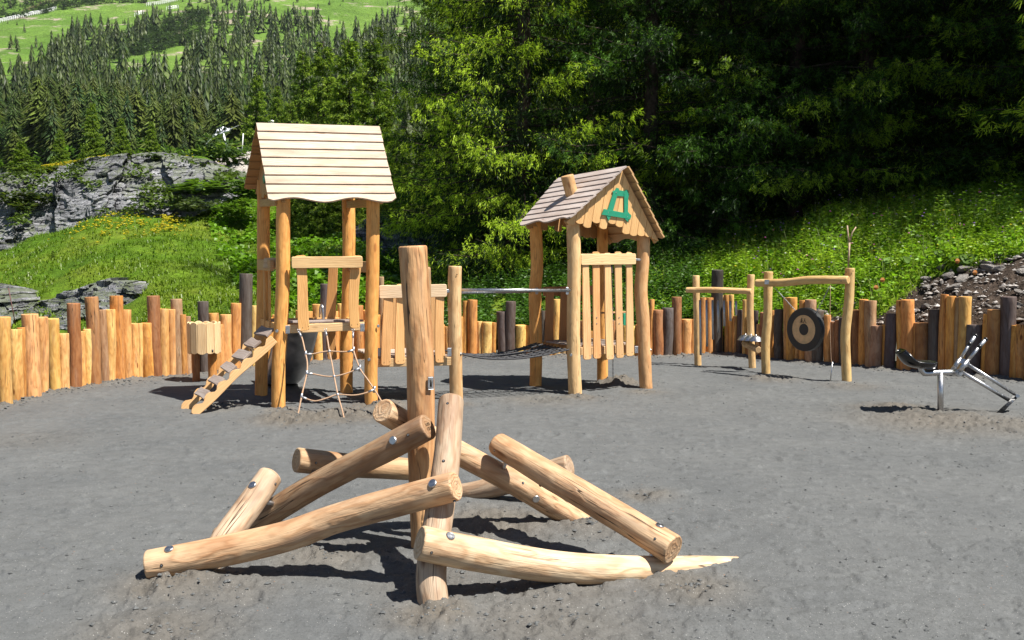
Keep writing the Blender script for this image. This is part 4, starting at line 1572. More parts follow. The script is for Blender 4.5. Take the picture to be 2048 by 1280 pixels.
    for k, (a, b) in enumerate(((a0, a1), (b0, b1))):
        d = (b - a)
        L = d.length
        d.normalize()
        n2 = Vector((0.2, -1, 0)).normalized()
        n2 = (n2 - d * n2.dot(d)).normalized()
        upv = n2.cross(d)
        if upv.z < 0:
            upv = -upv
        o_ = []
        m = 40
        ext = -0.10
        for s in range(m + 1):
            t = s / m
            o_.append((ext + t * (L - ext), -0.055 - 0.008 * math.sin(t * 9)))
        for s in range(m + 1):
            t = 1 - s / m
            x = ext + t * (L - ext)
            ph = (x / L * 6 + 0.2) % 1.0
            o_.append((x, 0.050 - 0.045 * (math.sin(ph * math.pi) ** 3)))
        slab('stringer', a, d, upv, n2, o_, 0.038, M['plank'], lad, (0.72, 0.46, 0.22), along='u', seed=8 + k)
    for k in range(5):
        t = (k + 0.75) / 6
        tube('rod', [a0.lerp(a1, t), b0.lerp(b1, t)], 0.008, M['steel'], lad, n=8)
    # rope net
    net = thing('rope_net', (0, 0, 0), None, None)
    net.parent = root
    net.location = W(650, 670, 10.5) - root.location

    def q(x, y):
        fx, fy = 560 + x / 6.7375, 660 + y / 6.7375
        t = min(1.0, max(0.0, (fy - 660) / 180))
        return W(fx, fy, 10.50 - 0.66 * t)
    VL = [[(255, 20), (300, 120), (345, 325), (368, 450), (360, 590), (325, 745), (290, 900), (215, 1235)],
          [(615, 15), (635, 100), (665, 285), (700, 450), (730, 625), (778, 870), (835, 1070), (875, 1210)],
          [(985, 20), (985, 140), (990, 270), (1075, 515), (1175, 660), (1270, 800), (1355, 940), (1440, 1080)]]
    for v in VL:
        p = [q(*a) for a in v]
        p[-1].z -= 0.03
        tube('rope', p, 0.0085, M['rope'], net, n=8, rings=30)
        tube('ferrule', [p[0] + Vector((0, 0, .0)), p[0].lerp(p[1], 0.75)], 0.011, M['galv'], net, n=10)
        tube('shackle', [p[0] + Vector((-.012, 0, .03)), p[0] + Vector((-.008, -.01, .0)), p[0] + Vector((.0, -.012, -.012)), p[0] + Vector((.008, -.01, 0)), p[0] + Vector((.012, 0, .03))], 0.004, M['steel'], net, n=6, rings=12)
    HL = [[(345, 325), (430, 325), (550, 300), (665, 285), (800, 292), (920, 290), (990, 270)], [(360, 590), (430, 590), (600, 622), (730, 625), (880, 590), (1000, 545), (1075, 515)],
          [(290, 900), (350, 925), (480, 957), (640, 915), (778, 870), (990, 880), (1150, 850), (1270, 800)]]
    for h in HL:
        p = [q(*a) for a in h]
        tube('rope', p, 0.0078, M['rope'], net, n=8, rings=30)
        for (i, j) in ((0, 1), (-1, -2)):
            d = (p[j] - p[i]).normalized()
            tube('connector', [p[i], p[i] + d * 0.065], 0.0125, M['galv'], net, n=10)
        for i in (0, -1):
            tube('connector', [p[i] + Vector((0.004, 0, .035)), p[i] + Vector((-.004, 0, -.035))], 0.0135, M['galv'], net, n=10)
        k = {0: 3, 1: 3, 2: 4}[HL.index(h)]
        c = p[k]
        tube('ball_joint', [c + Vector((0, 0, .017)), c + Vector((0, 0, .011)), c, c - Vector((0, 0, .011)), c - Vector((0, 0, .017))], [.006, .015, .018, .015, .006], M['galv'], net, n=12)
    # steel slide going down behind the deck
    sl_ = thing('slide', (0, 0, 0), None, None)
    sl_.parent = root
    sl_.location = W(600, 665, 11.75) - root.location
    prof = [(600, 655, 11.62), (596, 668, 11.78), (588, 700, 11.95), (578, 738, 12.12), (566, 764, 12.35), (556, 768, 12.8), (548, 762, 13.15)]
    pts = catmull([W(*p) for p in prof], 28)
    wv = Vector((1, 0.24, 0)).normalized()
    V, F = [], []
    hw = 0.25
    sec = [(-hw - .02, .13), (-hw - .005, .12), (-hw, .1), (-hw + .005, .03), (-hw + .04, 0), (0, -.006), (hw - .04, 0), (hw - .005, .03), (hw, .1), (hw + .005, .12), (hw + .02, .13)]
    for i, p in enumerate(pts):
        a = pts[min(27, i + 1)] - pts[max(0, i - 1)]
        a = Vector(a).normalized()
        un = wv.cross(a).normalized()
        if un.z < 0:
            un = -un
        for (x, h) in sec:
            V.append(Vector(p) + wv * x + un * h)
    ns = len(sec)
    for i in range(27):
        for j in range(ns - 1):
            F.append((i * ns + j, i * ns + j + 1, (i + 1) * ns + j + 1, (i + 1) * ns + j))
    mk('chute', V, F, M['slide'], sl_, None, True)
    c = W(640, 665, 11.70)
    for dx in (0, 1):
        A = W(640 if dx == 0 else 557, 645, 11.66)
        tube('grab_bar', [A + Vector((-.05, .3, -.05)), A + Vector((-.03, .16, .05)), A + Vector((0, .05, .19)), A + Vector((.03, 0, .2)), A + Vector((.045, -.02, .1)), A + Vector((.05, -.02, -.03))], 0.017, M['steel'], sl_, n=10, rings=24)


def window_emblem(root, C, U, Vv, N, s):
    """quirky green window frame: four crossing bars"""
    C, U, Vv, N = map(Vector, (C, U, Vv, N))
    em = thing('window_frame', (0, 0, 0), None, None)
    em.parent = root
    em.location = C - root.location

    def bar(pts, k):
        slab('frame_bar', C, U, Vv, N, [(a * s, b * s) for a, b in pts], 0.008 + 0.0022 * k, M['green'], em, ch=0.001)
    bar([(-.62, -.62), (-.38, -.95), (-.22, -.62), (-.05, .62), (-.02, .86), (-.2, .9), (-.38, .62), (-.40, .5)][::1], 1)
    bar([(.95, -.98), (.62, -.75), (.58, -.4), (.36, .6), (.44, .82), (.62, .78), (.66, .6), (.84, -.4), (1.02, -.55)], 2)
    bar([(-.45, .68), (-.28, .45), (.72, .42), (.74, .55), (.60, .70), (-.2, .80)], 0)
    bar([(-.92, -.62), (-.82, -.30), (1.0, -.52), (1.12, -.62), (1.08, -.85), (.9, -.80)], 3)
    for a, b in ((-.18, .62), (-.5, -.5), (.85, -.68)):
        disc('screw', C + U * a * s + Vv * b * s + N * 0.0125, N, 0.006, 0.003, M['steel'], em, n=8)


build_tower()


# ================================================================ LOW WALKWAY between tower and bridge
def build_walkway():
    base = W(830, 800, 11.2)
    root = thing('walkway', (base.x, base.y, 0), 'low railed walkway of shaped boards between the tower and the rope bridge', 'walkway')
    log('post', [W(910, 532, 11.18), W(909, 600, 11.18), W(911, 700, 11.18), W(912, 760, 11.18), W(913, 812, 11.18)], .079, M['post'], root, (0.70, 0.47, 0.24), seed=41, nring=36, amp=0.05)
    log('post', [W(851, 560, 12.1), W(852, 700, 12.1), W(853, 792, 12.1)], .07, M['post'], root, POSTC, seed=43, nring=36, amp=0.05)
    n = Vector((.35, -.93, 0)).normalized()
    beam('rail', W(758, 584, 10.93), W(893, 581, 11.12), 0.045, 0.15, M['plank'], root, (0.74, 0.57, 0.38), r=0.02, seed=5)
    beam('rail_arm', W(891, 582, 11.14), W(905, 582, 11.16), 0.05, 0.04, M['galv'], root)
    for k, (tp, bt, sd) in enumerate((((775, 570), (773, 731), 1), ((800, 568), (801, 728), 2), ((838, 570), (836, 727), 4), ((878, 570), (881, 725), 3))):
        picket(root, W(*tp, 10.97 + .05 * k), W(*bt, 10.95 + .05 * k), .105, .118, n, seed=sd + 50, curve=0.012, color=(0.72, 0.42, 0.18))
    for k, px in enumerate((786, 866)):
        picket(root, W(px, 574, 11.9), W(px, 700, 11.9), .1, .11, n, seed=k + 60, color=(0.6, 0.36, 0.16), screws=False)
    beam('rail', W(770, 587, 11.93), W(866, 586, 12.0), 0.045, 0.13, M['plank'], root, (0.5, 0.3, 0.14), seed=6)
    z = .50
    A, B = W(752, 702, 10.95), W(902, 706, 11.14)
    A.z = B.z = .47
    beam('deck_beam', A, B, 0.045, 0.10, M['plank'], root, (0.6, 0.42, 0.22), seed=7)
    A2, B2 = A + Vector((-.38, .95, 0)), B + Vector((-.38, .95, 0))
    beam('deck_beam', A2, B2, 0.045, 0.10, M['plank'], root, PLK, seed=8)
    for k in range(8):
        t = (k + .5) / 8
        a, b = A.lerp(A2, t), B.lerp(B2, t)
        a.z = b.z = .535
        beam('deck_board', a, b, .118, .026, M['weathered'], root, (0.45, 0.38, 0.33), seed=k)
    disc('bolt_cap', W(921, 708, 11.14), (1, -.3, 0), .019, .012, M['steel'], root)
    disc('screw', W(914, 549, 11.10), (0, -1, 0), .007, .006, M['black'], root, n=10)
    for px in (760, 900):
        c = W(px, 704, 11.0 if px < 800 else 11.1)
        slab('bracket', c - Vector((.03, .03, .05)), Vector((1, .2, 0)).normalized(), Vector((0, 0, 1)), Vector((.2, -1, 0)).normalized(), rrect(.05, .1, .004), .006, M['galv'], root)


build_walkway()


# ================================================================ ROPE BRIDGE with steel handrail
def build_bridge():
    root = thing('rope_bridge', (-.1, 11.4, 0), 'sagging bridge of black ropes under a long steel handrail, leading to the small roofed hut', 'rope bridge')
    tube('handrail', [W(918, 580, 11.20), W(1140, 581, 11.62)], 0.020, M['steel'], root, n=14)
    for px, D in ((1135, 11.60), (1074, 12.42)):
        c = W(px, 582, D)
        slab('mount_plate', c - Vector((.02, 0, .045)), Vector((.9, .3, 0)).normalized(), Vector((0, 0, 1)), Vector((-.3, -.9, 0)).normalized(), rrect(.04, .09, .015), .008, M['galv'], root)
    tube('handrail', [W(862, 586, 12.1), W(1066, 583, 12.5)], 0.018, M['steel'], root, n=12)
    rr = random.Random(3)
    for k in range(11):
        s = k / 10
        a = W(922, 708, 11.18).lerp(Vector((-.87, 11.75, .55)), s)
        b = W(1139, 700, 11.58).lerp(Vector((.32, 12.3, .58)), s)
        b.z = .57 + 0.02 * s
        a.z = .55
        sag = 0.10 + rr.uniform(-.012, .012)
        pts = []
        for i in range(9):
            t = i / 8
            p = a.lerp(b, t)
            p.z -= sag * 4 * t * (1 - t) * (1.1 - 0.35 * t)
            pts.append(p)
        tube('rope', pts, 0.0095, M['rope_dark'], root, n=7, rings=24)
    for i in range(12):
        t = (i + .6) / 12.4
        pts = []
        for s in (0, .5, 1):
            a = W(922, 708, 11.18).lerp(Vector((-.87, 11.75, .55)), s)
            b = W(1139, 700, 11.58).lerp(Vector((.32, 12.3, .58)), s)
            b.z = .57 + 0.02 * s
            a.z = .55
            p = a.lerp(b, t)
            p.z -= 0.10 * 4 * t * (1 - t) * (1.1 - 0.35 * t)
            pts.append(p + Vector((0, 0, .008)))
        tube('rope', pts, 0.007, M['rope_dark'], root, n=6)


build_bridge()


# ================================================================ PLAY HUT
def build_hut():
    root = thing('play_hut', (.95, 12.3, 0), 'small raised hut on four posts with crooked gable roof, chimney stub and green window frame', 'play hut')
    for pts, r, sd, c in (
            ([(1146, 440, 11.72), (1148, 520, 11.72), (1147, 600, 11.72), (1147, 700, 11.72), (1151, 798, 11.72)], .083, 1, (0.76, 0.52, 0.26)),
            ([(1287, 470, 12.28), (1286, 520, 12.28), (1282, 580, 12.28), (1286, 640, 12.28), (1289, 710, 12.28), (1293, 787, 12.28)], .084, 2, (0.70, 0.42, 0.20)),
            ([(1071, 440, 12.55), (1074, 530, 12.55), (1070, 590, 12.55), (1072, 690, 12.55), (1071, 780, 12.55)], .082, 3, POSTC),
            ([(1205, 440, 12.98), (1205, 600, 12.98), (1205, 700, 12.98), (1205, 772, 12.98)], .075, 4, POSTC)):
        log('post', [W(*p) for p in pts], r, M['post'], root, c, seed=sd * 17, nring=44, nseg=28, amp=0.055)
    roof = thing('roof', (0, 0, 0), None, None)
    roof.parent = root
    RF, RB = W(1254, 334, 11.80), W(1118, 358, 12.95)
    LF, LB = W(1138, 442, 11.42), W(1037, 455, 12.45)
    RFe, RBe = W(1330, 483, 12.18), W(1213, 487, 13.22)
    roof.location = RF - root.location
    g = (0.50, 0.44, 0.41)  # left slope's grey stands in for its grazing sun and sky light
    NL = roof_side(roof, RF, RB, LF, LB, 9, g, M['weathered'], True, (-.6, -.3, .7), th=.02, lap=.015, seed=3)
    NR = roof_side(roof, RF + Vector((.014, .005, 0)), RB + Vector((.014, .005, 0)), RFe, RBe, 9, (0.55, 0.36, 0.18), M['plank'], True, (.8, 0.2, .5), th=.02, lap=.015, seed=4)
    d = (RB - RF).normalized()
    for s in (0, 1):
        A, B, E = (LF, RFe, RF) if s == 0 else (LB, RBe, RB)
        off = d * (0.10 if s == 0 else -0.12)
        A, B, E = A + off, B + off, E + off
        cen = (A + B + E) / 3
        A2, B2, E2 = A.lerp(cen, 0.045), B.lerp(cen, 0.045), E.lerp(cen, 0.055)
        nn = (B2 - A2).cross(E2 - A2).normalized()
        if nn.dot(d) * (-1 if s == 0 else 1) < 0:
            nn = -nn
        L = (B2 - A2).length
        bots = [-.03, -.045, -.02, -.06, -.012, -.055, -.01, -.02, -.045, -.05, -.02, -.01]
        # lower ends follow a horizontal-ish line: express relative to sloping A-B line
        n = 12
        U = (B2 - A2).normalized()
        bb = []
        for i in range(n):
            x = (i + .5) / n
            zline = A2.z + (B2.z - A2.z) * x
            target = 2.085 - 0.15 * max(0, x - .55) / .45 * 1.1 + [-.0, .015, -.03, .03, -.04, .025, -.01, -.07, -.06, -.03, -.01, 0][i]
            bb.append((target - zline) * 1.0)
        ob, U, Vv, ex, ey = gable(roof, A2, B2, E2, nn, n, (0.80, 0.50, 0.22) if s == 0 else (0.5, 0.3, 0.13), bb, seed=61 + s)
        if s == 0:
            c = W(1232, 408, 11.86)
            c = c - nn * ((c - A2).dot(nn)) + nn * 0.024
            hz = Vector((U.x, U.y, 0)).normalized()
            # lift the frame: axes level with the ground
            window_emblem(root, c, hz, Vv.normalized() if abs(Vv.z) > .9 else Vector((0, 0, 1)), nn, 0.225)
        for Q, NN in ((A, NL), (B, NR)):
            beam('rafter', Q.lerp(E, 0.02) - NN * 0.04 + off * .25, Q.lerp(E, 0.95) - NN * 0.04 + off * .25, 0.035, 0.06, M['plank'], root, (0.5, 0.30, 0.12), up=NN)
    # chimney stub
    log('chimney', [W(1134, 351, 12.1), W(1146, 398, 12.15)], .081, M['post'], root, (0.66, 0.44, 0.22), seed=7, nring=12, amp=0.03)
    # beams carrying the roof
    for P, Q in ((W(1150, 470, 11.74), W(1284, 486, 12.26)), (W(1074, 466, 12.55), W(1204, 478, 12.95))):
        P.z = Q.z = 2.02
    # front rail and five pickets
    n = Vector((.51, -.86, 0)).normalized()
    beam('rail', W(1161, 519, 11.705), W(1271, 518, 12.155), 0.030, 0.138, M['plank'], root, (0.80, 0.58, 0.31), r=0.02, seed=5)
    beam('rail_arm', W(1270, 519, 12.17), W(1280, 520, 12.22), 0.03, 0.03, M['galv'], root)
    for k, (tp, bt) in enumerate((((1168.5, 508), (1174, 719)), ((1190, 503.5), (1193.5, 717)), ((1213.5, 506), (1218.5, 719)), ((1235, 503.5), (1238, 716)), ((1257, 504), (1258, 712)))):
        D = 11.77 + 0.092 * k
        o = picket(root, W(*tp, D), W(*bt, D - 0.02), .098, .118, n, seed=k * 3 + 80, curve=0.004, color=(0.76, 0.49, 0.24) if k != 1 else (0.72, 0.40, 0.17))
        if k in (1, 3):
            for y in (635, 647):
                disc('bolt', W(tp[0] + 3, y, D - .035), n, .008, .008, M['steel'], o, n=10)
    # floor
    A, B = W(1160, 708, 11.86), W(1268, 702, 12.28)
    A.z = B.z = .52
    beam('deck_beam', A, B, 0.045, 0.10, M['plank'], root, (0.66, 0.45, 0.24), seed=7)
    back = Vector((-.45, .78, 0))
    for k in range(7):
        t = (k + .5) / 7
        a, b = A + back * t, B + back * t
        a.z = b.z = .585
        beam('deck_board', a, b, .12, .026, M['weathered'], root, (0.4, 0.34, 0.3), seed=k + 3)
    beam('deck_beam', A + back, B + back, 0.045, 0.10, M['plank'], root, PLK, seed=8)
    # back rail and boards, shade put into their darker wood colours
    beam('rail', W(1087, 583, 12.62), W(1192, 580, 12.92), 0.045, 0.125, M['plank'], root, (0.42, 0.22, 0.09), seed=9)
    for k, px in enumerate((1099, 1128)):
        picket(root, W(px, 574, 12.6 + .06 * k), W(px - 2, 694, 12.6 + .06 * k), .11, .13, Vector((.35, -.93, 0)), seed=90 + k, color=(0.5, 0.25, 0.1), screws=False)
    disc('bolt_cap', W(1142, 710, 11.625), (-.1, -1, 0), .019, .012, M['steel'], root)
    disc('bolt_cap', W(1301, 700, 12.26), (1, -.4, 0), .019, .012, M['steel'], root)
    c = W(1274, 699, 12.2)
    slab('bracket', c - Vector((.035, .03, .045)), Vector((.86, .5, 0)).normalized(), Vector((0, 0, 1)), Vector((.5, -.86, 0)).normalized(), rrect(.055, .09, .004), .006, M['galv'], root)
    # chain hoist with small pulley
    tube('pulley_block', [W(1223, 531, 12.35), W(1223, 546, 12.35)], .022, M['steel'], root, n=10)
    V, F = [], []
    top, bot = W(1224, 548, 12.35), W(1226, 756, 12.35)
    m = 52
    for k in range(m):
        c = top.lerp(bot, (k + .5) / m)
        ln = (bot - top).length / m * 0.72
        ux = Vector((1, 0, 0)) if k % 2 else Vector((0, 1, 0))
        pts = [c + ux * (.009 * math.cos(a)) + Vector((0, 0, ln * math.sin(a))) for a in np.linspace(0, 2 * math.pi, 9)]
        v, f, wc, nc = tube_arrays(pts, .0028, 4, cap=False)
        F += [tuple(x + len(V) for x in g_) for g_ in f]
        V += [tuple(x) for x in v]
    tag(mk('chain', V, F, M['galv'], root, None, True), kind='stuff')
    # counter shelf and small green flap inside
    beam('shelf', W(1160, 627, 12.5), W(1262, 624, 12.8), 0.12, 0.02, M['plank'], root, (0.5, 0.3, 0.14), seed=2)
    c = W(1246, 651, 12.5)
    slab('flap', c, Vector((.86, .5, 0)), Vector((0, 0, 1)), Vector((.5, -.86, 0)), rrect(.05, .16, .01), .01, M['green'], root)


build_hut()


# ================================================================ SLATTED DRUM by the palisade (left)
def build_drum():
    c = W(410, 752, 13.0)
    root = thing('slatted_box', (c.x, c.y, 0), 'many-sided box of upright pale slats on a short post in front of the left palisade', 'box')
    rad = .205
    n = 12
    z0 = W(410, 706, 13.0).z
    z1 = W(410, 643, 13.0).z
    for k in range(n):
        a = 2 * math.pi * (k + .3) / n
        nn = Vector((math.cos(a), math.sin(a), 0))
        U = Vector((-nn.y, nn.x, 0))
        wd = 2 * rad * math.tan(math.pi / n) - 0.003
        dz = -.006 * (k % 2)
        o_ = [(0, .02), (wd * .25, .004), (wd * .5, 0), (wd * .75, .004), (wd, .02), (wd, z1 - z0 - .02), (wd * .75, z1 - z0 - .004), (wd * .5, z1 - z0), (wd * .25, z1 - z0 - .004), (0, z1 - z0 - .02)]
        slab('slat', Vector((c.x, c.y, z0 + dz)) + nn * (rad - .01) - U * wd / 2, U, Vector((0, 0, 1)), nn, o_, .02, M['plank'], root, (0.78, 0.58, 0.33), seed=k)
    tube('lid', [(c.x, c.y, z1 - .06), (c.x, c.y, z1 - .035)], rad - .015, M['plank'], root, n=12, color=(0.5, 0.33, 0.17))
    log('post', [Vector((c.x - .12, c.y, -.1)), Vector((c.x - .12, c.y, z1 - .1))], .05, M['palisade'], root, BRN, seed=3, nring=10)
    log('post', [Vector((c.x + .10, c.y + .02, -.1)), Vector((c.x + .10, c.y + .02, z1 - .1))], .06, M['palisade'], root, ORANGE, seed=5, nring=10)
    tube('handle', [W(425, 699, 12.78), W(425, 705, 12.78)], .012, M['black'], root, n=8)


build_drum()


# ================================================================ CHIME STAND
def build_chimes():
    root = thing('chime_stand', tuple(G(1450, 734)), 'log frame with seven hanging metal chime pipes near the right palisade', 'chime frame')
    c = (0.72, 0.50, 0.24)
    log('post', [W(1392, 551, 15.2), W(1394, 640, 15.2), W(1395, 700, 15.2), W(1396, 736, 15.2)], .056, M['post'], root, c, seed=2, nring=24, amp=.04)
    log('post', [W(1502, 549, 14.7), W(1500, 620, 14.7), W(1503, 700, 14.7), W(1505, 742, 14.7)], .055, M['post'], root, c, seed=4, nring=24, amp=.04)
    log('crossbar', [W(1373, 580, 15.08), W(1430, 580, 14.82), W(1503, 583, 14.52)], .045, M['post'], root, c, seed=6, nring=20, amp=.04)
    for px, y0, y1 in ((1400, 600, 710), (1413, 600, 693), (1425, 600, 679), (1436, 601, 665), (1448, 601, 652), (1460.5, 602, 642), (1472, 602, 631)):
        D = 15.0 - (px - 1395) / 108 * .45
        p = tube('pipe', [W(px, y0, D), W(px + (y1 - y0) * .012, y1, D)], .0185, M['galv'], root, n=12)
        tube('cord', [W(px, 584, D), W(px, y0 + 1, D)], .003, M['rope_dark'], p, n=5)
    # notched sounding log with metal domes on the right post
    a, b = W(1489, 687, 14.75), W(1517, 700, 14.25)
    V, F, wc, nc = log_arrays([a, b], [.052] * 2, seed=9, nseg=20, nring=40, amp=.02)
    V = np.array(V)
    d = np.array((b - a).normalized())
    s = (V - np.array(a)) @ d
    Lt = (b - a).length
    ax = np.array(a) + np.outer(s, d)
    k = np.ones(len(V))
    for g_ in (.12, .22, .32, .41):
        k = np.where(np.abs(s - g_ * Lt / .5) < .016 * Lt / .5, .8, k)
    V = ax + (V - ax) * k[:, None]
    mk('sounding_log', V, F, M['post'], root, {'wc': ('FLOAT_VECTOR', wc)}, False, color=(0.55, 0.38, 0.2))
    for k, (px, py, r) in enumerate(((1491, 680, .115), (1502, 681, .105), (1512, 682, .095))):
        D = 14.65 - .17 * k
        c0 = W(px, py, D)
        V, F = [], []
        rows = 7
        for i in range(rows):
            t = i / (rows - 1)
            rr_ = r * math.sin(t * math.pi / 2) if i < rows - 1 else r * 1.08
            z = .085 * math.cos(t * math.pi / 2)
            for j in range(20):
                a_ = j / 20 * 2 * math.pi
                V.append(c0 + Vector((rr_ * math.cos(a_), rr_ * math.sin(a_), z)))
        for i in range(rows - 1):
            for j in range(20):
                F.append((i * 20 + j, i * 20 + (j + 1) % 20, (i + 1) * 20 + (j + 1) % 20, (i + 1) * 20 + j))
        o = mk('bell_dome', V, F, M['steel'], root, None, True)
        tube('bolt', [c0 + Vector((0, 0, -.02)), c0 + Vector((0, 0, .10))], .007, M['steel'], o, n=8)
    tube('cord', [W(1484, 688, 14.7), W(1476, 700, 14.7), W(1471, 715, 14.7)], .003, M['rope_dark'], root, n=5)


build_chimes()


# ================================================================ GONG STAND
def build_gong():
    root = thing('gong_stand', tuple(G(1615, 757)), 'log frame from which a gong and a beater hang', 'gong frame')
    c = (0.66, 0.46, 0.20)
    log('post', [W(1537, 543, 13.94), W(1536, 580, 13.94), W(1535, 640, 13.94), W(1531, 690, 13.94), W(1532, 754, 13.94)], .064, M['post'], root, c, seed=12, nring=30, amp=.05)
    log('post', [W(1700, 536, 12.98), W(1698, 600, 12.98), W(1691, 665, 12.98), W(1692, 720, 12.98), W(1694, 770, 12.98)], .064, M['post'], root, c, seed=14, nring=30, amp=.05)
    log('crossbar', [W(1513, 566, 13.86), W(1570, 565, 13.5), W(1620, 560, 13.2), W(1697, 560, 12.82)], .056, M['post'], root, c, seed=16, nring=30, amp=.05)
    p = W(1534, 564, 13.65)
    n = Vector((-.3, -.95, 0)).normalized()
    u = Vector((-n.y, n.x, 0))
    slab('plaque', p - u * .034 - Vector((0, 0, .034)), u, Vector((0, 0, 1)), n, rrect(.068, .068, .004), .004, M['galv'], root)
    for px, py, D in ((1692, 544, 12.91), (1706, 542, 12.91), (1682, 562, 12.78), (1518, 569, 13.8)):
        disc('screw', W(px, py, D), (0, -1, 0), .008, .006, M['black'], root, n=8)
    # gong
    C = W(1607, 659, 13.42)
    gp = thing('gong', tuple(C), 'black rimmed gong with tan ring and black centre hanging in the log frame', 'gong')
    N = Vector((-.84, -.54, 0)).normalized()
    U = Vector((-N.y, N.x, 0)).normalized()
    if U.x < 0:
        U = -U
    Z = Vector((0, 0, 1))

    def ring(nm, r0, r1, off, mat, depth=0.0, seg=64):
        V, F = [], []
        prof = [(r0, off), (r1, off)]
        if depth:
            prof = [(r0, off), (r1 - .01, off), (r1, off - .008), (r1 + .002, off - depth), (r1 - .012, off - depth)]
        for (r, h) in prof:
            for j in range(seg):
                a = j / seg * 2 * math.pi
                V.append(C + U * (r * math.cos(a)) + Z * (r * math.sin(a)) + N * h)
        for i in range(len(prof) - 1):
            for j in range(seg):
                F.append((i * seg + j, i * seg + (j + 1) % seg, (i + 1) * seg + (j + 1) % seg, (i + 1) * seg + j))
        if r0 == 0:
            pass
        mk(nm, V, F, mat, gp, None, False)
    ring('rim', .205, .308, .0, M['gong_black'], .075)
    ring('face', .080, .212, -.004, M['gong_tan'])
    ring('boss', .001, .082, .004, M['gong_black'], .02)
    # brush characters
    st = [[(-.055, .135), (-.02, .15)], [(-.062, .118), (-.015, .124)], [(-.038, .165), (-.04, .09)], [(-.040, .118), (-.066, .092)], [(-.036, .115), (-.012, .096)],
          [(.022, .16), (.012, .125), (-.004, .092)], [(.018, .14), (.03, .11), (.046, .09)]]
    for s in st:
        q = [C + U * a + Z * b + N * .0005 for a, b in s]
        tube('brush_stroke', q, .003, M['ink'], gp, n=5)
    def chain(a, b, par, m=34):
        V, F = [], []
        for k in range(m):
            c_ = a.lerp(b, (k + .5) / m)
            d = (b - a).normalized()
            x, y, z = basis(d)
            ux = x if k % 2 else y
            ln = (b - a).length / m * .72
            pts = [c_ + ux * (.007 * math.cos(t)) + d * (ln * math.sin(t)) for t in np.linspace(0, 2 * math.pi, 9)]
            v, f, wc, nc = tube_arrays(pts, .0026, 4, cap=False)
            F += [tuple(i + len(V) for i in g_) for g_ in f]
            V += [tuple(i) for i in v]
        tag(mk('chain', V, F, M['galv'], par, None, True), kind='stuff')
    chain(W(1549, 575, 13.62), C + U * -.17 + Z * .255 - N * .03, gp)
    chain(W(1660, 572, 13.0), C + U * .19 + Z * .24 - N * .03, gp)
    # beater
    bt = thing('gong_beater', tuple(W(1661, 765, 13.0)), 'steel gong beater with black head hanging on a cord to the ground', 'beater')
    tube('cord', [W(1661, 570, 13.05), W(1660, 640, 13.0), W(1662, 715, 13.0), W(1664, 725, 13.0)], .004, M['rope'], bt, n=6, rings=16)
    tube('rod', [W(1665, 724, 13.0), W(1660, 768, 12.98)], .009, M['steel'], bt, n=8)
    tube('head', [W(1660.3, 765, 12.98), W(1659.8, 776, 12.96)], [.028, .030], M['black'], bt, n=14)


build_gong()


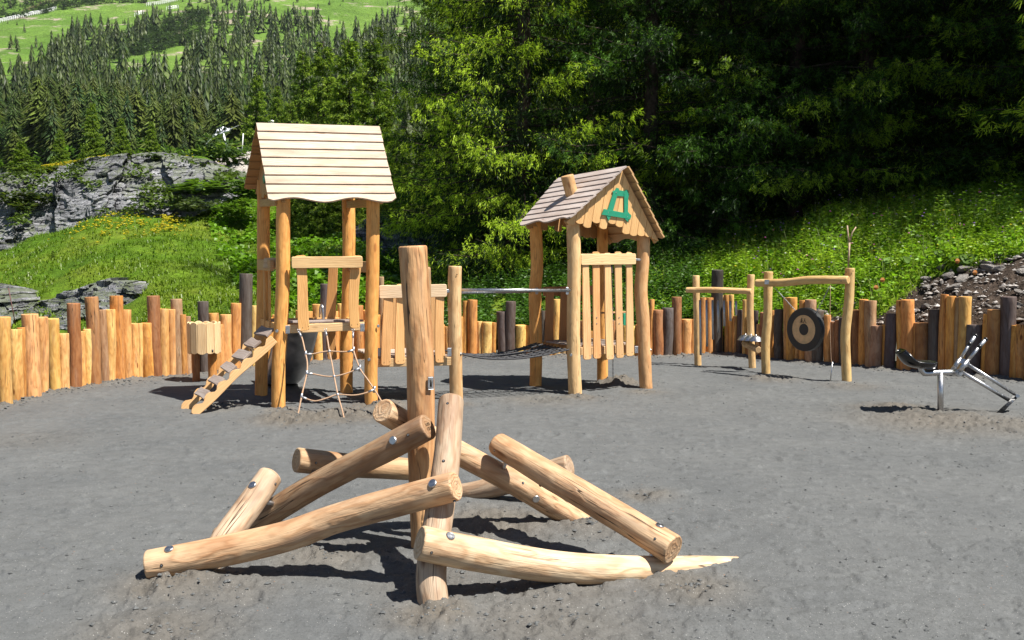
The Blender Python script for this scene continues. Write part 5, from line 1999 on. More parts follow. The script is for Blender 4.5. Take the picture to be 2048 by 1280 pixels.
# ================================================================ SAND DIGGER
def build_digger():
    base = G(1881, 824)
    root = thing('sand_digger', tuple(base), 'ride-on steel sand digger with black seat and two levers at the right', 'sand digger')
    D0 = base.y

    def c8(x, y, dd=0.0):
        return W(1740 + x / 5.818, 640 + y / 5.818, D0 + dd)
    tube('post', [c8(820, 600), c8(820, 1120)], .031, M['steel'], root, n=18)
    tube('frame_tube', [c8(592, 530), c8(598, 575), c8(622, 612), c8(670, 622), c8(760, 614), c8(960, 608)], .031, M['steel'], root, n=16, rings=36)
    # hub
    h = c8(1010, 615)
    disc('hub', h + Vector((0, .07, 0)), (0, -1, 0), .040, .14, M['steel'], root, n=24)
    disc('hub_cap', h + Vector((0, -.07, 0)), (0, -1, 0), .022, .012, M['galv'], root, n=16)
    # seat: swept saddle
    prof = [(352, 358, .10), (372, 385, .15), (405, 430, .19), (445, 480, .21), (500, 500, .22), (560, 505, .22), (630, 512, .20), (700, 516, .16), (748, 512, .10)]
    V, F = [], []
    ns = 18
    for i, (x, y, wd) in enumerate(prof):
        c = c8(x, y)
        x2, y2, _ = prof[min(i + 1, 8)]
        x1, y1, _ = prof[max(i - 1, 0)]
        t = (c8(x2, y2) - c8(x1, y1)).normalized()
        nrm = Vector((-t.z, 0, t.x))
        for j in range(ns):
            a = j / ns * 2 * math.pi
            up = math.sin(a)
            V.append(c + Vector((0, wd * .95 * math.cos(a) * .9, 0)) + nrm * ((.034 if up > 0 else .055) * up + .022 * math.cos(a) ** 2))
    for i in range(8):
        for j in range(ns):
            F.append((i * ns + j, i * ns + (j + 1) % ns, (i + 1) * ns + (j + 1) % ns, (i + 1) * ns + j))
    F.append(tuple(range(ns)))
    F.append(tuple(range(8 * ns + ns - 1, 8 * ns - 1, -1)))
    o = mk('seat', V, F, M['seat'], root, None, True)
    sm = o.modifiers.new('sub', 'SUBSURF')
    sm.levels = sm.render_levels = 1
    # levers
    for k, (a, b, g0, dd) in enumerate((((965, 580), (1235, 170), (1165, 270), .10), ((1040, 590), (1355, 215), (1280, 300), -.08))):
        l = thing('lever', (0, 0, 0), None, None)
        l.parent = root
        l.location = c8(*a, dd) - root.location
        m_ = (a[0] + (b[0] - a[0]) * .30, a[1] + (b[1] - a[1]) * .30)
        tube('sleeve', [c8(*a, dd), c8(*m_, dd)], .026, M['steel'], l, n=14)
        tube('tube', [c8(*m_, dd), c8(*g0, dd)], .018, M['steel'], l, n=14)
        tube('grip', [c8(*g0, dd), c8(g0[0] * .85 + b[0] * .15, g0[1] * .85 + b[1] * .15, dd), c8(g0[0] * .15 + b[0] * .85, g0[1] * .15 + b[1] * .85, dd)], [.022, .020, .021], M['galv'], l, n=14)
        tube('grip_end', [c8(g0[0] * .15 + b[0] * .85, g0[1] * .15 + b[1] * .85, dd), c8(*b, dd)], [.024, .024], M['black'], l, n=12)
        tube('grip_ring', [c8(g0[0] + 6, g0[1] - 6, dd), c8(g0[0] - 14, g0[1] + 22, dd)], .0235, M['black'], l, n=12)
    # arms
    tube('arm', [c8(1060, 600, -.03), c8(1640, 945, -.03)], .021, M['steel'], root, n=14)
    tube('arm', [c8(1120, 505, .03), c8(1715, 882, .03)], .019, M['steel'], root, n=14)
    tube('bracket', [c8(1085, 480, -.05), c8(1120, 520, .05)], .03, M['steel'], root, n=12)
    # scoop: curved shell
    V, F = [], []
    prof = [(1735, 880), (1700, 925), (1655, 965), (1610, 1010), (1575, 1050), (1530, 1085), (1470, 1100)]
    prof2 = [(1665, 880), (1640, 915), (1610, 950), (1570, 985), (1520, 1030), (1485, 1065), (1455, 1092)]
    wd = [.04, .06, .09, .11, .11, .10, .09]
    for i in range(7):
        a, b = prof[i], prof2[i]
        for s in (-1, 1):
            V.append(c8(a[0], a[1], s * wd[i]))
            V.append(c8(b[0], b[1], s * wd[i]))
    for i in range(6):
        k = i * 4
        F += [(k, k + 4, k + 6, k + 2), (k + 1, k + 3, k + 7, k + 5), (k, k + 1, k + 5, k + 4), (k + 2, k + 6, k + 7, k + 3)]
    F += [(0, 2, 3, 1), (24, 25, 27, 26)]
    o = mk('scoop', V, F, M['black'], root, None, False)
    tube('pivot_bolt', [c8(1718, 885, -.07), c8(1718, 885, .07)], .02, M['steel'], root, n=12)
    tube('pivot_bolt', [c8(1650, 948, -.08), c8(1650, 948, .06)], .016, M['steel'], root, n=12)


build_digger()

# ================================================================ VEGETATION
def spruce_crown(rng, H=20.0, R=3.6, z0=0.7, n_br=300, sh=0.055, slen=0.12, swid=0.020, zmax=None, tipc=(0.17, 0.27, 0.03), base=(0.022, 0.048, 0.014), hang=1.0, tipf=0.35, dens=1.0, pads=1.0, padb=0.8):
    """needle shoots on drooping whorled branches. returns V, F(quads), Col and branch wood curves"""
    P0, DIR, LEN, COLR, WID = [], [], [], [], []
    wood = []
    for b in range(n_br):
        u = rng.random()
        zb = z0 + (H - z0) * 0.985 * u ** 1.3
        if zmax and zb > zmax:
            continue
        f = (zb - z0) / (H - z0)
        L = R * (1 - f) ** 0.72 * rng.uniform(0.58, 1.2) * min(1, 0.75 + (zb - z0) * 0.25) + 0.15
        az = rng.random() * 6.283
        n = max(5, int(L / 0.16))
        t = np.linspace(0, 1, n)
        droop = rng.uniform(0.25, 0.5) * (1 - 0.55 * f)
        rr = L * t
        zz = zb + L * (0.18 * f * t + 0.05 * t - droop * t ** 1.6 + 0.20 * t ** 4)
        side = 0.10 * L * math.sin(rng.random() * 6) * t ** 2
        ca, sa = math.cos(az), math.sin(az)
        X = rr * ca - side * sa
        Y = rr * sa + side * ca
        wood.append((np.stack([X, Y, zz], 1)[[0, n // 3, 2 * n // 3, n - 1]], 0.008 + 0.006 * L))
        # twigs
        hi_ = 0.45 if zb > 11.0 else 1.0     # sparser twigs in the tops
        nt_ = max(6, int(L * 9 * dens * hi_))
        tt = 0.06 + 0.94 * (np.arange(nt_) + rng.random(nt_)) / nt_
        for q, tk in enumerate(tt):
            bx, by, bz = np.interp(tk, t, X), np.interp(tk, t, Y), np.interp(tk, t, zz)
            s = 1 if q % 2 else -1
            ang = az + s * rng.uniform(0.6, 1.25)
            tl = (0.22 + 0.30 * L * (1.05 - tk)) * rng.uniform(0.6, 1.15)
            tl = min(tl, 0.95)
            m = max(3, int(tl / sh))
            k = (np.arange(m) + 0.6) / m
            hg = hang * rng.uniform(0.35, 1.0)
            px_ = bx + np.cos(ang) * tl * k * (1 - 0.25 * k)
            py_ = by + np.sin(ang) * tl * k * (1 - 0.25 * k)
            pz_ = bz - hg * tl * k ** 1.5 * 0.9
            d = np.stack([np.cos(ang) * np.ones(m), np.sin(ang) * np.ones(m), -1.35 * hg * k ** 0.5], 1) + rng.normal(size=(m, 3)) * 0.42
            P0.append(np.stack([px_, py_, pz_], 1) + rng.normal(size=(m, 3)) * 0.018)
            DIR.append(d)
            LEN.append(slen * rng.uniform(0.7, 1.25, m))
            WID.append(swid * rng.uniform(0.8, 1.3, m))
            outer = tk * 0.55 + 0.45 * k
            tw = rng.random() < 0.75
            young = (rng.random(m) < tipf * np.clip((outer - 0.55) * 2.8, 0, 1.1) * (1.0 if tw else 0.25)) | (k > 0.9) & (rng.random(m) < 0.6)
            c = np.where(young[:, None], np.array(tipc)[None] * rng.uniform(0.65, 1.15, (m, 1)), np.array(base)[None] * rng.uniform(0.6, 1.7, (m, 1)))
            COLR.append(c)
        # bushy pads of young growth on the outer, upper part of the bough
        npad = int(L * 11 * dens * pads * hi_)
        if npad:
            tp = 1 - 0.55 * rng.random(npad) ** 1.2
            bright = rng.random() < padb
            for tk in tp:
                m = int(rng.integers(9, 16))
                c0 = np.array([np.interp(tk, t, X), np.interp(tk, t, Y), np.interp(tk, t, zz)])
                sp = 0.08 + 0.20 * L / 4 * (1.15 - abs(tk - .8))
                c0 = c0 + rng.normal(size=3) * np.array([sp, sp, .05]) - np.array([0, 0, abs(rng.normal()) * .12])
                P0.append(c0 + rng.normal(size=(m, 3)) * .035)
                out = np.array([ca, sa, .0])
                DIR.append(rng.normal(size=(m, 3)) * .36 + out * .6 + np.array([0, 0, -.45]) + rng.normal(size=3) * .35)
                LEN.append(slen * rng.uniform(.7, 1.25, m))
                WID.append(swid * rng.uniform(.8, 1.2, m))
                yy = (rng.random(m) < (.85 if bright else .3))
                COLR.append(np.where(yy[:, None], np.array(tipc)[None] * rng.uniform(.55, 1.15, (m, 1)), np.array(base)[None] * rng.uniform(.8, 2.0, (m, 1))))
    P = np.concatenate(P0)
    d = np.concatenate(DIR)
    d /= np.linalg.norm(d, axis=1)[:, None]
    ln = np.concatenate(LEN)[:, None]
    wd = np.concatenate(WID)[:, None]
    c = np.concatenate(COLR)
    n = len(P)
    a = np.cross(d, rng.normal(size=(n, 3)))
    a /= np.linalg.norm(a, axis=1)[:, None]
    b = np.cross(d, a)
    mid = P + d * ln * 0.45
    end = P + d * ln
    V = np.stack([P, mid + a * wd, end, mid - a * wd, P, mid + b * wd, end, mid - b * wd], 1).reshape(-1, 3)
    F = (np.array([[0, 1, 2, 3], [4, 5, 6, 7]])[None] + (np.arange(n) * 8)[:, None, None]).reshape(-1, 4)
    return V, F, np.repeat(c, 8, 0), wood


def make_spruce(name, rng, H, R, label, cat='tree', group=None, trunk_r=0.22, **k):
    root = thing(name, (0, 0, 0), label, cat, group)
    V, F, c, wood = spruce_crown(rng, H, R, **k)
    mk('crown', V, F, M['needle'], root, {'Col': ('FLOAT_COLOR', c)}, False, loc=(0, 0, 0), color=(1, 1, 1))
    # trunk and limbs in one tapering piece each
    Vt, Ft, wc, nc = tube_arrays([(0, 0, -4.0), (0.05, 0, H * .3), (0, 0.05, H * .65), (0, 0, H)], [trunk_r * 1.15, trunk_r * .8, trunk_r * .45, .02], 12, 24)
    mk('trunk', Vt, Ft, M['bark'], root, None, True, loc=(0, 0, 0))
    Vb, Fb = [], []
    for pts, r in wood:
        v, f, _, _ = tube_arrays(pts, [r, r * .7, r * .45, r * .15], 5, None, cap=False)
        Fb += [tuple(x + len(Vb) for x in g_) for g_ in f]
        Vb += [tuple(x) for x in v]
    tag(mk('limbs', Vb, Fb, M['bark'], root, None, True, loc=(0, 0, 0)), kind='stuff')
    return root


def place_tree(o, px, D, s=1.0, rz=0.0, sink=0.0, z=None, label=None, sz=None, shade_tint=None):
    X = (px - 1024) / 1900 * D
    if z is None:
        z = float(terr_z(np.array([float(px)]), np.array([float(D)]))[0])
    o.location = (X, D, z - sink)
    o.rotation_euler = (0, 0, rz)
    o.scale = (s, s, sz or s)
    if label:
        o['label'] = label
    if shade_tint:
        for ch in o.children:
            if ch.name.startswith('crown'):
                ch.color = (*shade_tint, 1)


def copy_tree(o):
    return dup(o, loc=(0, 0, 0))


def near_forest():
    rng = np.random.default_rng(21)
    A = make_spruce('spruce_tree', rng, 21, 4.1, 'huge spruce full of bright new shoots rising behind the play hut', group='tall spruces at the edge of the yard', n_br=290, tipf=0.3, sh=.05, slen=.12, swid=.008, tipc=(0.50, 0.66, 0.055), hang=1.4, dens=1.25)
    B = make_spruce('spruce_tree', rng, 20, 3.9, 'x', group='tall spruces at the edge of the yard', n_br=280, hang=1.5, tipf=0.25, sh=.05, slen=.12, swid=.008, tipc=(0.15, 0.30, 0.04), pads=.7, padb=.5, dens=1.2)
    place_tree(A, 1045, 24.0, .88, 0.6, sz=1.0)
    spots = [  # last entry darkens the crown colour, painting the forest shade into it
        (B, 965, 28.0, .82, 2.0, 'dense dark spruce left of the huge bright spruce, behind the thick pole', None),
        (A, 1180, 28.5, .95, 3.4, 'tall spruce just right behind the huge bright spruce', (.8, .85, .8)),
        (B, 1300, 23.5, .9, 4.4, 'shade-darkened spruce with hanging branches above the hut gable', (.8, .85, .8)),
        (B, 1440, 23.8, .95, .3, 'shade-darkened spruce with a sunlit strip of trunk above the chime frame', (.42, .5, .42)),
        (A, 1585, 23.3, .92, 5.2, 'shade-darkened drooping spruce in the middle of the shaded forest', (.42, .5, .42)),
        (B, 1725, 22.8, .95, 1.2, 'shade-darkened spruce above the gong frame', (.42, .5, .42)),
        (B, 1880, 22.8, .98, 2.7, 'shade-darkened spruce behind the leafy shrub on the right bank', (.45, .53, .45)),
        (A, 2045, 22.0, .95, 1.1, 'shade-darkened spruce at the far right edge of the photo', (.45, .53, .45)),
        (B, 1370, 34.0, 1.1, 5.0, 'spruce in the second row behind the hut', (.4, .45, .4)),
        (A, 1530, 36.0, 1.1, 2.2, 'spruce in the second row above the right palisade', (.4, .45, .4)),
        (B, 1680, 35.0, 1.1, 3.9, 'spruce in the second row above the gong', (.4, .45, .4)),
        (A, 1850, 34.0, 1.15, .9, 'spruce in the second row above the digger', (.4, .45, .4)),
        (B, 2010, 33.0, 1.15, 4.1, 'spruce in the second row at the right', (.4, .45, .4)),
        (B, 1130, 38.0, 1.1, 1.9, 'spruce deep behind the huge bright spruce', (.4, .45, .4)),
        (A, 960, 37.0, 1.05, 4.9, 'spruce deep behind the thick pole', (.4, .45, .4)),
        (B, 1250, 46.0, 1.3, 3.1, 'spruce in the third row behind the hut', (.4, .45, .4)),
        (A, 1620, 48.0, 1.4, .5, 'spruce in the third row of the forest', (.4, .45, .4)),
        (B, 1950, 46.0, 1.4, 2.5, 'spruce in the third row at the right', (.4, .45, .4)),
    ]
    for src, px, D, s, rz, lb, shade_tint in spots:
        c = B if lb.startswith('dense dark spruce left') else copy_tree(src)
        place_tree(c, px, D, s, rz, 0, None, lb, shade_tint=shade_tint)
    # forest that goes on up the slope beyond the right of the frame and shades it
    for k, (px, D, s) in enumerate(((2410, 20.3, 1.15), (2680, 18.3, 1.1), (2980, 17.6, 1.2), (2500, 17.8, 1.1), (2320, 19.8, 1.05), (2560, 22, 1.15), (2700, 20.5, 1.15), (2300, 23.5, 1.1), (2480, 24.5, 1.15), (2240, 28, 1.1), (2640, 25, 1.2), (2420, 29, 1.2), (2800, 26, 1.25), (2570, 30, 1.2), (2250, 33, 1.2), (2120, 29.5, 1.1), (2480, 35, 1.2))):
        c = copy_tree(A if k % 2 else B)
        place_tree(c, px, D, s, k * 1.3, -3.0 if k == 0 else (-1.5 if k == 4 else 0), None, 'spruce of the forest uphill beyond the right edge')
    # mid-distance spruces left of the big ones
    C = make_spruce('spruce_tree', rng, 10.5, 1.9, 'yellow-green sunlit spruce above the right half of the tower roof', group='sunlit spruces behind the tower', trunk_r=.11, n_br=250, sh=.085, slen=.20, swid=.024,
                    tipc=(0.36, 0.48, 0.07), base=(0.07, 0.12, 0.025), tipf=.5, hang=.4)
    place_tree(C, 702, 56, 1.03, 0.2)
    for px, D, s, rz, lb in ((652, 60, 1.02, 1.4, 'yellow-green spruce above the middle of the tower roof'), (612, 66, .98, 2.4, 'slim sunlit spruce above the left half of the tower roof'),
                             (752, 52, 1.0, 3.5, 'sunlit spruce partly hidden by the big dark spruce'), (585, 62, .62, 4.2, 'small spruce peeking over the tower roof at its left'),
                             (640, 40, .55, .9, 'broad dark spruce seen under the tower roof between its posts'), (592, 42, .42, 5, 'low dark spruce seen through the left of the tower'), (690, 44, .5, 2.8, 'dark spruce seen beside the rear right tower post')):
        c = copy_tree(C)
        place_tree(c, px, D, s, rz, 0.2, None, lb)
    for px, y0, y1, D, lb, w_ in ((193, 335, 208, 92, 'lone pointed spruce with orange tip rising behind the cliff', 1.0), (108, 534, 500, 33, 'tiny young spruce on the meadow below the cliff', 1.2), (338, 412, 378, 43, 'small dark conifer growing on the cliff face', 1.6),
                                  (52, 372, 284, 60, 'dark rounded conifer on top of the left end of the cliff', 1.7), (128, 345, 262, 100, 'spruce behind the notch of the cliff', 1.2), (250, 330, 238, 120, 'spruce behind the highest part of the cliff', 1.1),
                                  (310, 330, 245, 130, 'spruce behind the top of the cliff right of its summit', 1.1), (560, 300, 175, 95, 'tall spruce just left of the tower roof', 1.0), (520, 330, 150, 120, 'spruce rising over the left corner of the tower roof', 1.0)):
        c = copy_tree(C)
        h = (y0 - y1) / 1900 * D
        s = h / 10.5
        z = 1.6 + (530 - y0) / 1900 * D
        place_tree(c, px, D, s * w_, px * .1, 0, z, lb, sz=s)
        c['group'] = 'single conifers around the cliff'
    return A, B, C


SPR = near_forest()


# ---------------------------------------------------------------- far conifers
def far_conifer(rng, n, R=0.17, leaf=0.055, base=(0.045, 0.075, 0.022), hi=(0.10, 0.13, 0.035), kind='spruce'):
    """unit-height tree made of n leaf quads"""
    if kind == 'spruce':
        z = 1 - np.sqrt(rng.random(n)) * 0.97
        lay = 0.5 + 0.5 * np.cos(z * 60)
        r = R * (1 - z) ** 0.8 * (0.45 + 0.6 * rng.random(n) ** 0.5) * (0.75 + 0.35 * lay) + 0.004
        a = rng.random(n) * 6.283
        P = np.stack([r * np.cos(a), r * np.sin(a), z - 0.12 * r], 1)
        d = np.stack([np.cos(a), np.sin(a), -0.7 + 0.5 * rng.random(n)], 1)
        wz = (0.5 + 0.8 * (1 - z))[:, None]
    else:
        cl = rng.normal(size=(9, 3)) * np.array([.2, .2, .2]) + np.array([0, 0, .55])
        k = rng.integers(0, 9, n)
        q = rng.normal(size=(n, 3))
        q /= np.linalg.norm(q, axis=1)[:, None]
        P = cl[k] + q * (0.20 * rng.random((n, 1)) ** .3)
        P[:, 2] = np.maximum(P[:, 2], 0.03)
        d = q
        wz = np.ones((n, 1))
    d /= np.linalg.norm(d, axis=1)[:, None]
    s = np.cross(d, np.array([0, 0, 1.0]) + 0.4 * rng.normal(size=(n, 3)))
    s /= np.linalg.norm(s, axis=1)[:, None]
    L = leaf * (0.6 + 0.8 * rng.random((n, 1))) * wz
    wd = L * 0.42
    V = np.stack([P - s * wd * .6, P + s * wd * .6, P + d * L + s * wd * .35, P + d * L - s * wd * .35], 1).reshape(-1, 3)
    F = np.arange(n * 4).reshape(-1, 4)
    m = rng.random(n)
    c = np.where((m < .3)[:, None], np.array(hi)[None], np.array(base)[None]) * rng.uniform(.6, 1.3, (n, 1))
    return V, F, np.repeat(c, 4, 0)


def layered(rng, nl, nb, R=.17, base=(.05, .075, .02), hi=(.085, .115, .03)):
    P = []
    C = []
    for i in range(nl):
        t = (i + .5) / nl
        z = .05 + .95 * t ** .9
        r = R * 1.1 * (1 - z) ** .62 * rng.uniform(.8, 1.2) + .006
        ph = rng.random() * 6.28
        for k in range(nb):
            a = ph + k * 6.283 / nb + rng.normal() * .25
            rk = r * rng.uniform(.6, 1.25)
            zt = z + 1.9 / nl * (1 - z * .5)
            zd = z - rk * rng.uniform(.25, .7)
            da = 6.283 / nb * rng.uniform(.55, .95)
            c, s = math.cos(a), math.sin(a)
            P.append([(rk * .12 * c, rk * .12 * s, zt), (rk * .62 * math.cos(a - da * .6), rk * .62 * math.sin(a - da * .6), (zt + zd) / 2 - .01),
                      (rk * c, rk * s, zd), (rk * .62 * math.cos(a + da * .6), rk * .62 * math.sin(a + da * .6), (zt + zd) / 2 - .01)])
            col = np.array(hi if rng.random() < .3 else base) * rng.uniform(.6, 1.35)
            C.append([col * .7, col, col * 1.25, col])
    V = np.array(P).reshape(-1, 3)
    return V, np.arange(len(V)).reshape(-1, 4), np.array(C).reshape(-1, 3)


def trunk_unit(r=0.007):
    v, f, _, _ = tube_arrays([(0, 0, -.06), (0, 0, .5), (0, 0, .97)], [r, r * .7, .002], 5, None, cap=False)
    return v, f


def mass_tree(name, rng, n, label=None, **k):
    if isinstance(n, tuple):
        V, F, c = layered(rng, n[0], n[1], **k)
    else:
        V, F, c = far_conifer(rng, n, **k)
    if k.get('kind') == 'b':
        return V, F, c
    tv, tf = trunk_unit()
    V2 = np.concatenate([V, tv])
    F2 = np.concatenate([F, np.array(tf) + len(V)])
    c2 = np.concatenate([c, np.tile([[.09, .075, .06]], (len(tv), 1))])
    return V2, F2, c2


def inpoly(x, y, P):
    r = False
    j = len(P) - 1
    for i in range(len(P)):
        if (P[i][1] > y) != (P[j][1] > y) and x < (P[j][0] - P[i][0]) * (y - P[i][1]) / (P[j][1] - P[i][1]) + P[i][0]:
            r = not r
        j = i
    return r


CLEAR = [  # open alpine meadow, in photo coordinates of the root points
    ([(-50, 30), (60, 25), (180, 10), (420, -30), (430, 10), (330, 40), (190, 55), (125, 110), (80, 165), (-50, 175)], .08),
    ([(255, 160), (295, 100), (400, 50), (440, 55), (425, 110), (355, 180), (285, 200)], .1), ([(500, 95), (540, 90), (530, 180), (480, 200)], .3), ([(330, 200), (400, 160), (430, 172), (350, 222)], .25), ([(120, 240), (200, 205), (215, 222), (130, 262)], .35), ([(560, 150), (600, 120), (622, 142), (580, 182)], .25),
    ([(150, 60), (250, 30), (330, 20), (300, 70), (200, 80)], .25),
    ([(450, 90), (500, 70), (520, 180), (450, 170)], .7),
    ([(600, 20), (720, -30), (760, -30), (760, 60), (680, 90), (640, 60)], .12),
    ([(480, -40), (640, -40), (620, 10), (500, 15)], .6),
    ([(560, 110), (620, 100), (610, 160), (560, 160)], .8),
    ([(70, 170), (130, 160), (140, 210), (80, 215)], .8)]


def far_forest():
    rng = np.random.default_rng(77)
    rr = random.Random(9)
    cand = []
    tries = 0
    cell = {}
    while len(cand) < 2700 and tries < 60000:
        tries += 1
        px = rr.uniform(-120, 880)
        y = rr.uniform(-60, 372) if rr.random() < .75 else rr.uniform(180, 372)
        e = (530 - y) / 1900
        D = float(np.interp(e, ME_E, ME_D))
        if D < 150:
            continue
        p = 1.0
        for poly, dn in CLEAR:
            if inpoly(px, y, poly):
                p = min(p, dn)
        if rr.random() > p:
            continue
        mind = 3.4 if y > 180 else 4.2
        X = (px - 1024) / 1900 * D
        key = (int(X / mind / 1.0), int(D / (mind * 2.2)))
        if key in cell:
            continue
        cell[key] = 1
        light = (y > 170 and rr.random() < .36)
        h = 9 + 17 * rr.random() ** .7 if not light else rr.uniform(6, 11)
        if y < 60:
            h = rr.uniform(5, 14)
        if p < .3:
            h *= .6
        cand.append([D, px, X, y, h, light, 0])
    # extra low dwarf pines, dark bands in the upper left
    for k in range(1100):
        px = rr.uniform(-120, 470)
        y0 = np.interp(px, [-120, 0, 200, 420], [60, 38, 8, -30])
        band = rr.random()
        y = y0 + rr.uniform(-34, 16) if band < .55 else rr.uniform(60, 130)
        if band >= .55:
            px = rr.uniform(190, 420)
            y = np.interp(px, [190, 420], [120, 60]) + rr.uniform(-22, 26)
        e = (530 - y) / 1900
        D = float(np.interp(e, ME_E, ME_D))
        cand.append([D, px, (px - 1024) / 1900 * D, y, rr.uniform(3.5, 8), True, 1])
    cand.sort()
    protos = {}
    for kind in ('s', 'b'):
        protos[kind] = []
        for q in range(4):
            if kind == 's':
                V, F, c = mass_tree('x', rng, (34, 16), R=[.17, .20, .15, .22][q], base=[(0.055, 0.095, 0.022), (0.08, 0.115, 0.026), (0.042, 0.08, 0.028), (0.10, 0.14, 0.03)][q])
            else:
                V, F, c = mass_tree('x', rng, 700, kind='b', leaf=.085, base=(0.075, 0.15, 0.022), hi=(0.12, 0.21, 0.035))
            o = mk('spruce_tree', V, F, M['needle'], None, {'Col': ('FLOAT_COLOR', c)}, False, loc=(0, 0, 0))
            protos[kind].append(o.data)
            bpy.data.objects.remove(o)
    lows = [mass_tree('x', rng, (7, 7), R=.20, base=q_) for q_ in ((.05, .075, .022), (.04, .065, .022), (.065, .09, .026))]
    lowb = [mass_tree('x', rng, 44, kind='b', leaf=.2, base=(0.035, 0.06, 0.022), hi=(0.05, 0.085, 0.028)) for _ in range(3)]
    lowl = [mass_tree('x', rng, 44, kind='b', leaf=.2, base=(0.075, 0.15, 0.022), hi=(0.12, 0.21, 0.035)) for _ in range(2)]
    VV, FF, CC = [], [], []
    off = 0
    nind = 0
    for D, px, X, y, h, light, low in cand:
        z = float(mount_z(np.array([px]), np.array([D]))[0])
        visible = y < np.interp(px, [-120, 0, 100, 200, 310, 400, 480, 600, 760, 880], [372, 355, 345, 325, 315, 330, 350, 300, 100, 40]) + h / D * 1900 * .7
        if nind < 300 and visible and not low and px > -30 and px < 780:
            nind += 1
            me = rr.choice(protos['b' if light else 's'])
            nm = 'leafy_tree' if light else 'spruce_tree'
            o = bpy.data.objects.new(nm, me)
            COL.objects.link(o)
            o.location = (X, D, z - .3)
            wv = h * rr.uniform(.9, 1.55) * (1.0 if not light else 1.1)
            o.scale = (wv, wv, h)
            o.rotation_euler = (0, 0, rr.uniform(0, 6.28))
            j = rr.uniform(.75, 1.25)
            o.color = (j * rr.uniform(.9, 1.15), j, j * rr.uniform(.85, 1.05), 1)
            if light:
                tag(o, 'bright green leafy tree low on the forested mountainside', 'tree', 'leafy trees on the mountainside')
            else:
                tag(o, 'dark green pointed spruce on the forested mountainside', 'tree', 'spruces on the mountainside')
            continue
        V, F, c = rr.choice(lowb if low else (lowl if light else lows))
        a = rr.uniform(0, 6.28)
        wv = h * rr.uniform(1.0, 1.6)
        if low:
            wv = h * 1.9
        R2 = np.array([[math.cos(a), -math.sin(a)], [math.sin(a), math.cos(a)]])
        q = V.copy()
        q[:, :2] = (q[:, :2] * wv) @ R2.T
        q[:, 2] *= h
        q += np.array([X, D, z - .3])
        VV.append(q)
        FF.append(F + off)
        off += len(V)
        CC.append(c * rr.uniform(.7, 1.25))
    o = mk('mountain_forest', np.concatenate(VV), np.concatenate(FF), M['needle'], None, {'Col': ('FLOAT_COLOR', np.concatenate(CC))}, False, loc=(0, 0, 0), color=(1, 1, 1))
    tag(o, 'forest and dwarf pines covering the far mountainside', kind='stuff')


far_forest()


# ---------------------------------------------------------------- bushes
def bush_mesh(rng, n=900, leaf=.1, base=(0.05, 0.09, 0.02), hi=(0.12, 0.18, 0.03)):
    V, F, c = far_conifer(rng, n, kind='b', leaf=leaf, base=base, hi=hi)
    return V, F, c


def bushes():
    rng = np.random.default_rng(3)
    for px, yb, w_, h_, D, base, hi, lb in (
            (425, 334, 66, 52, 56, (0.06, 0.11, 0.03), (0.16, 0.24, 0.05), 'round bright bush on the ridge left of the rubble heap'),
            (68, 360, 46, 26, 46, (0.07, 0.11, 0.02), (0.12, 0.18, 0.03), 'green bush on the rim of the cliff near its left end'),
            (105, 360, 44, 22, 45.6, (0.09, 0.13, 0.02), (0.16, 0.2, 0.03), 'low bush on the cliff rim right of the notch'),
            (415, 395, 110, 30, 42.5, (0.07, 0.13, 0.02), (0.12, 0.20, 0.03), 'flat spreading juniper below the cliff'),
            (50, 415, 60, 30, 43, (0.05, 0.08, 0.02), (0.10, 0.13, 0.03), 'bush on a ledge at the left of the cliff'),
            (10, 420, 40, 60, 48, (0.03, 0.05, 0.02), (0.07, 0.10, 0.03), 'dark bush at the left edge of the photo'),
            (30, 395, 40, 24, 45, (0.10, 0.10, 0.08), (0.16, 0.17, 0.12), 'greyish bush below the dark rounded conifer'),
            (495, 400, 60, 40, 40, (0.08, 0.15, 0.02), (0.14, 0.24, 0.03), 'green bush left of the tower gable'),
            (400, 425, 50, 26, 40, (0.06, 0.09, 0.04), (0.10, 0.13, 0.05), 'grey-green bush under the juniper'),
            (470, 435, 50, 28, 39, (0.09, 0.17, 0.02), (0.16, 0.26, 0.03), 'leafy bush on the meadow beside the tower'),
            (185, 330, 30, 14, 45, (0.10, 0.13, 0.02), (0.17, 0.2, 0.04), 'small bush in the grass on the cliff top'),
            (305, 320, 28, 12, 45, (0.05, 0.09, 0.02), (0.10, 0.15, 0.03), 'small bush at the summit of the cliff')):
        V, F, c = bush_mesh(rng, 1100, .11, base, hi)
        p = W(px, yb, D)
        sx = w_ / 1900 * D / .62
        sz = h_ / 1900 * D / .85
        o = mk('bush', V * np.array([sx, sx * .8, sz]) + np.array(p) - np.array([0, 0, .1 * sz]), F, M['leaf'], None, {'Col': ('FLOAT_COLOR', c)}, False)
        tag(o, lb, 'bush', 'bushes around the cliff')
        o.color = (1, 1, 1, 1)


bushes()


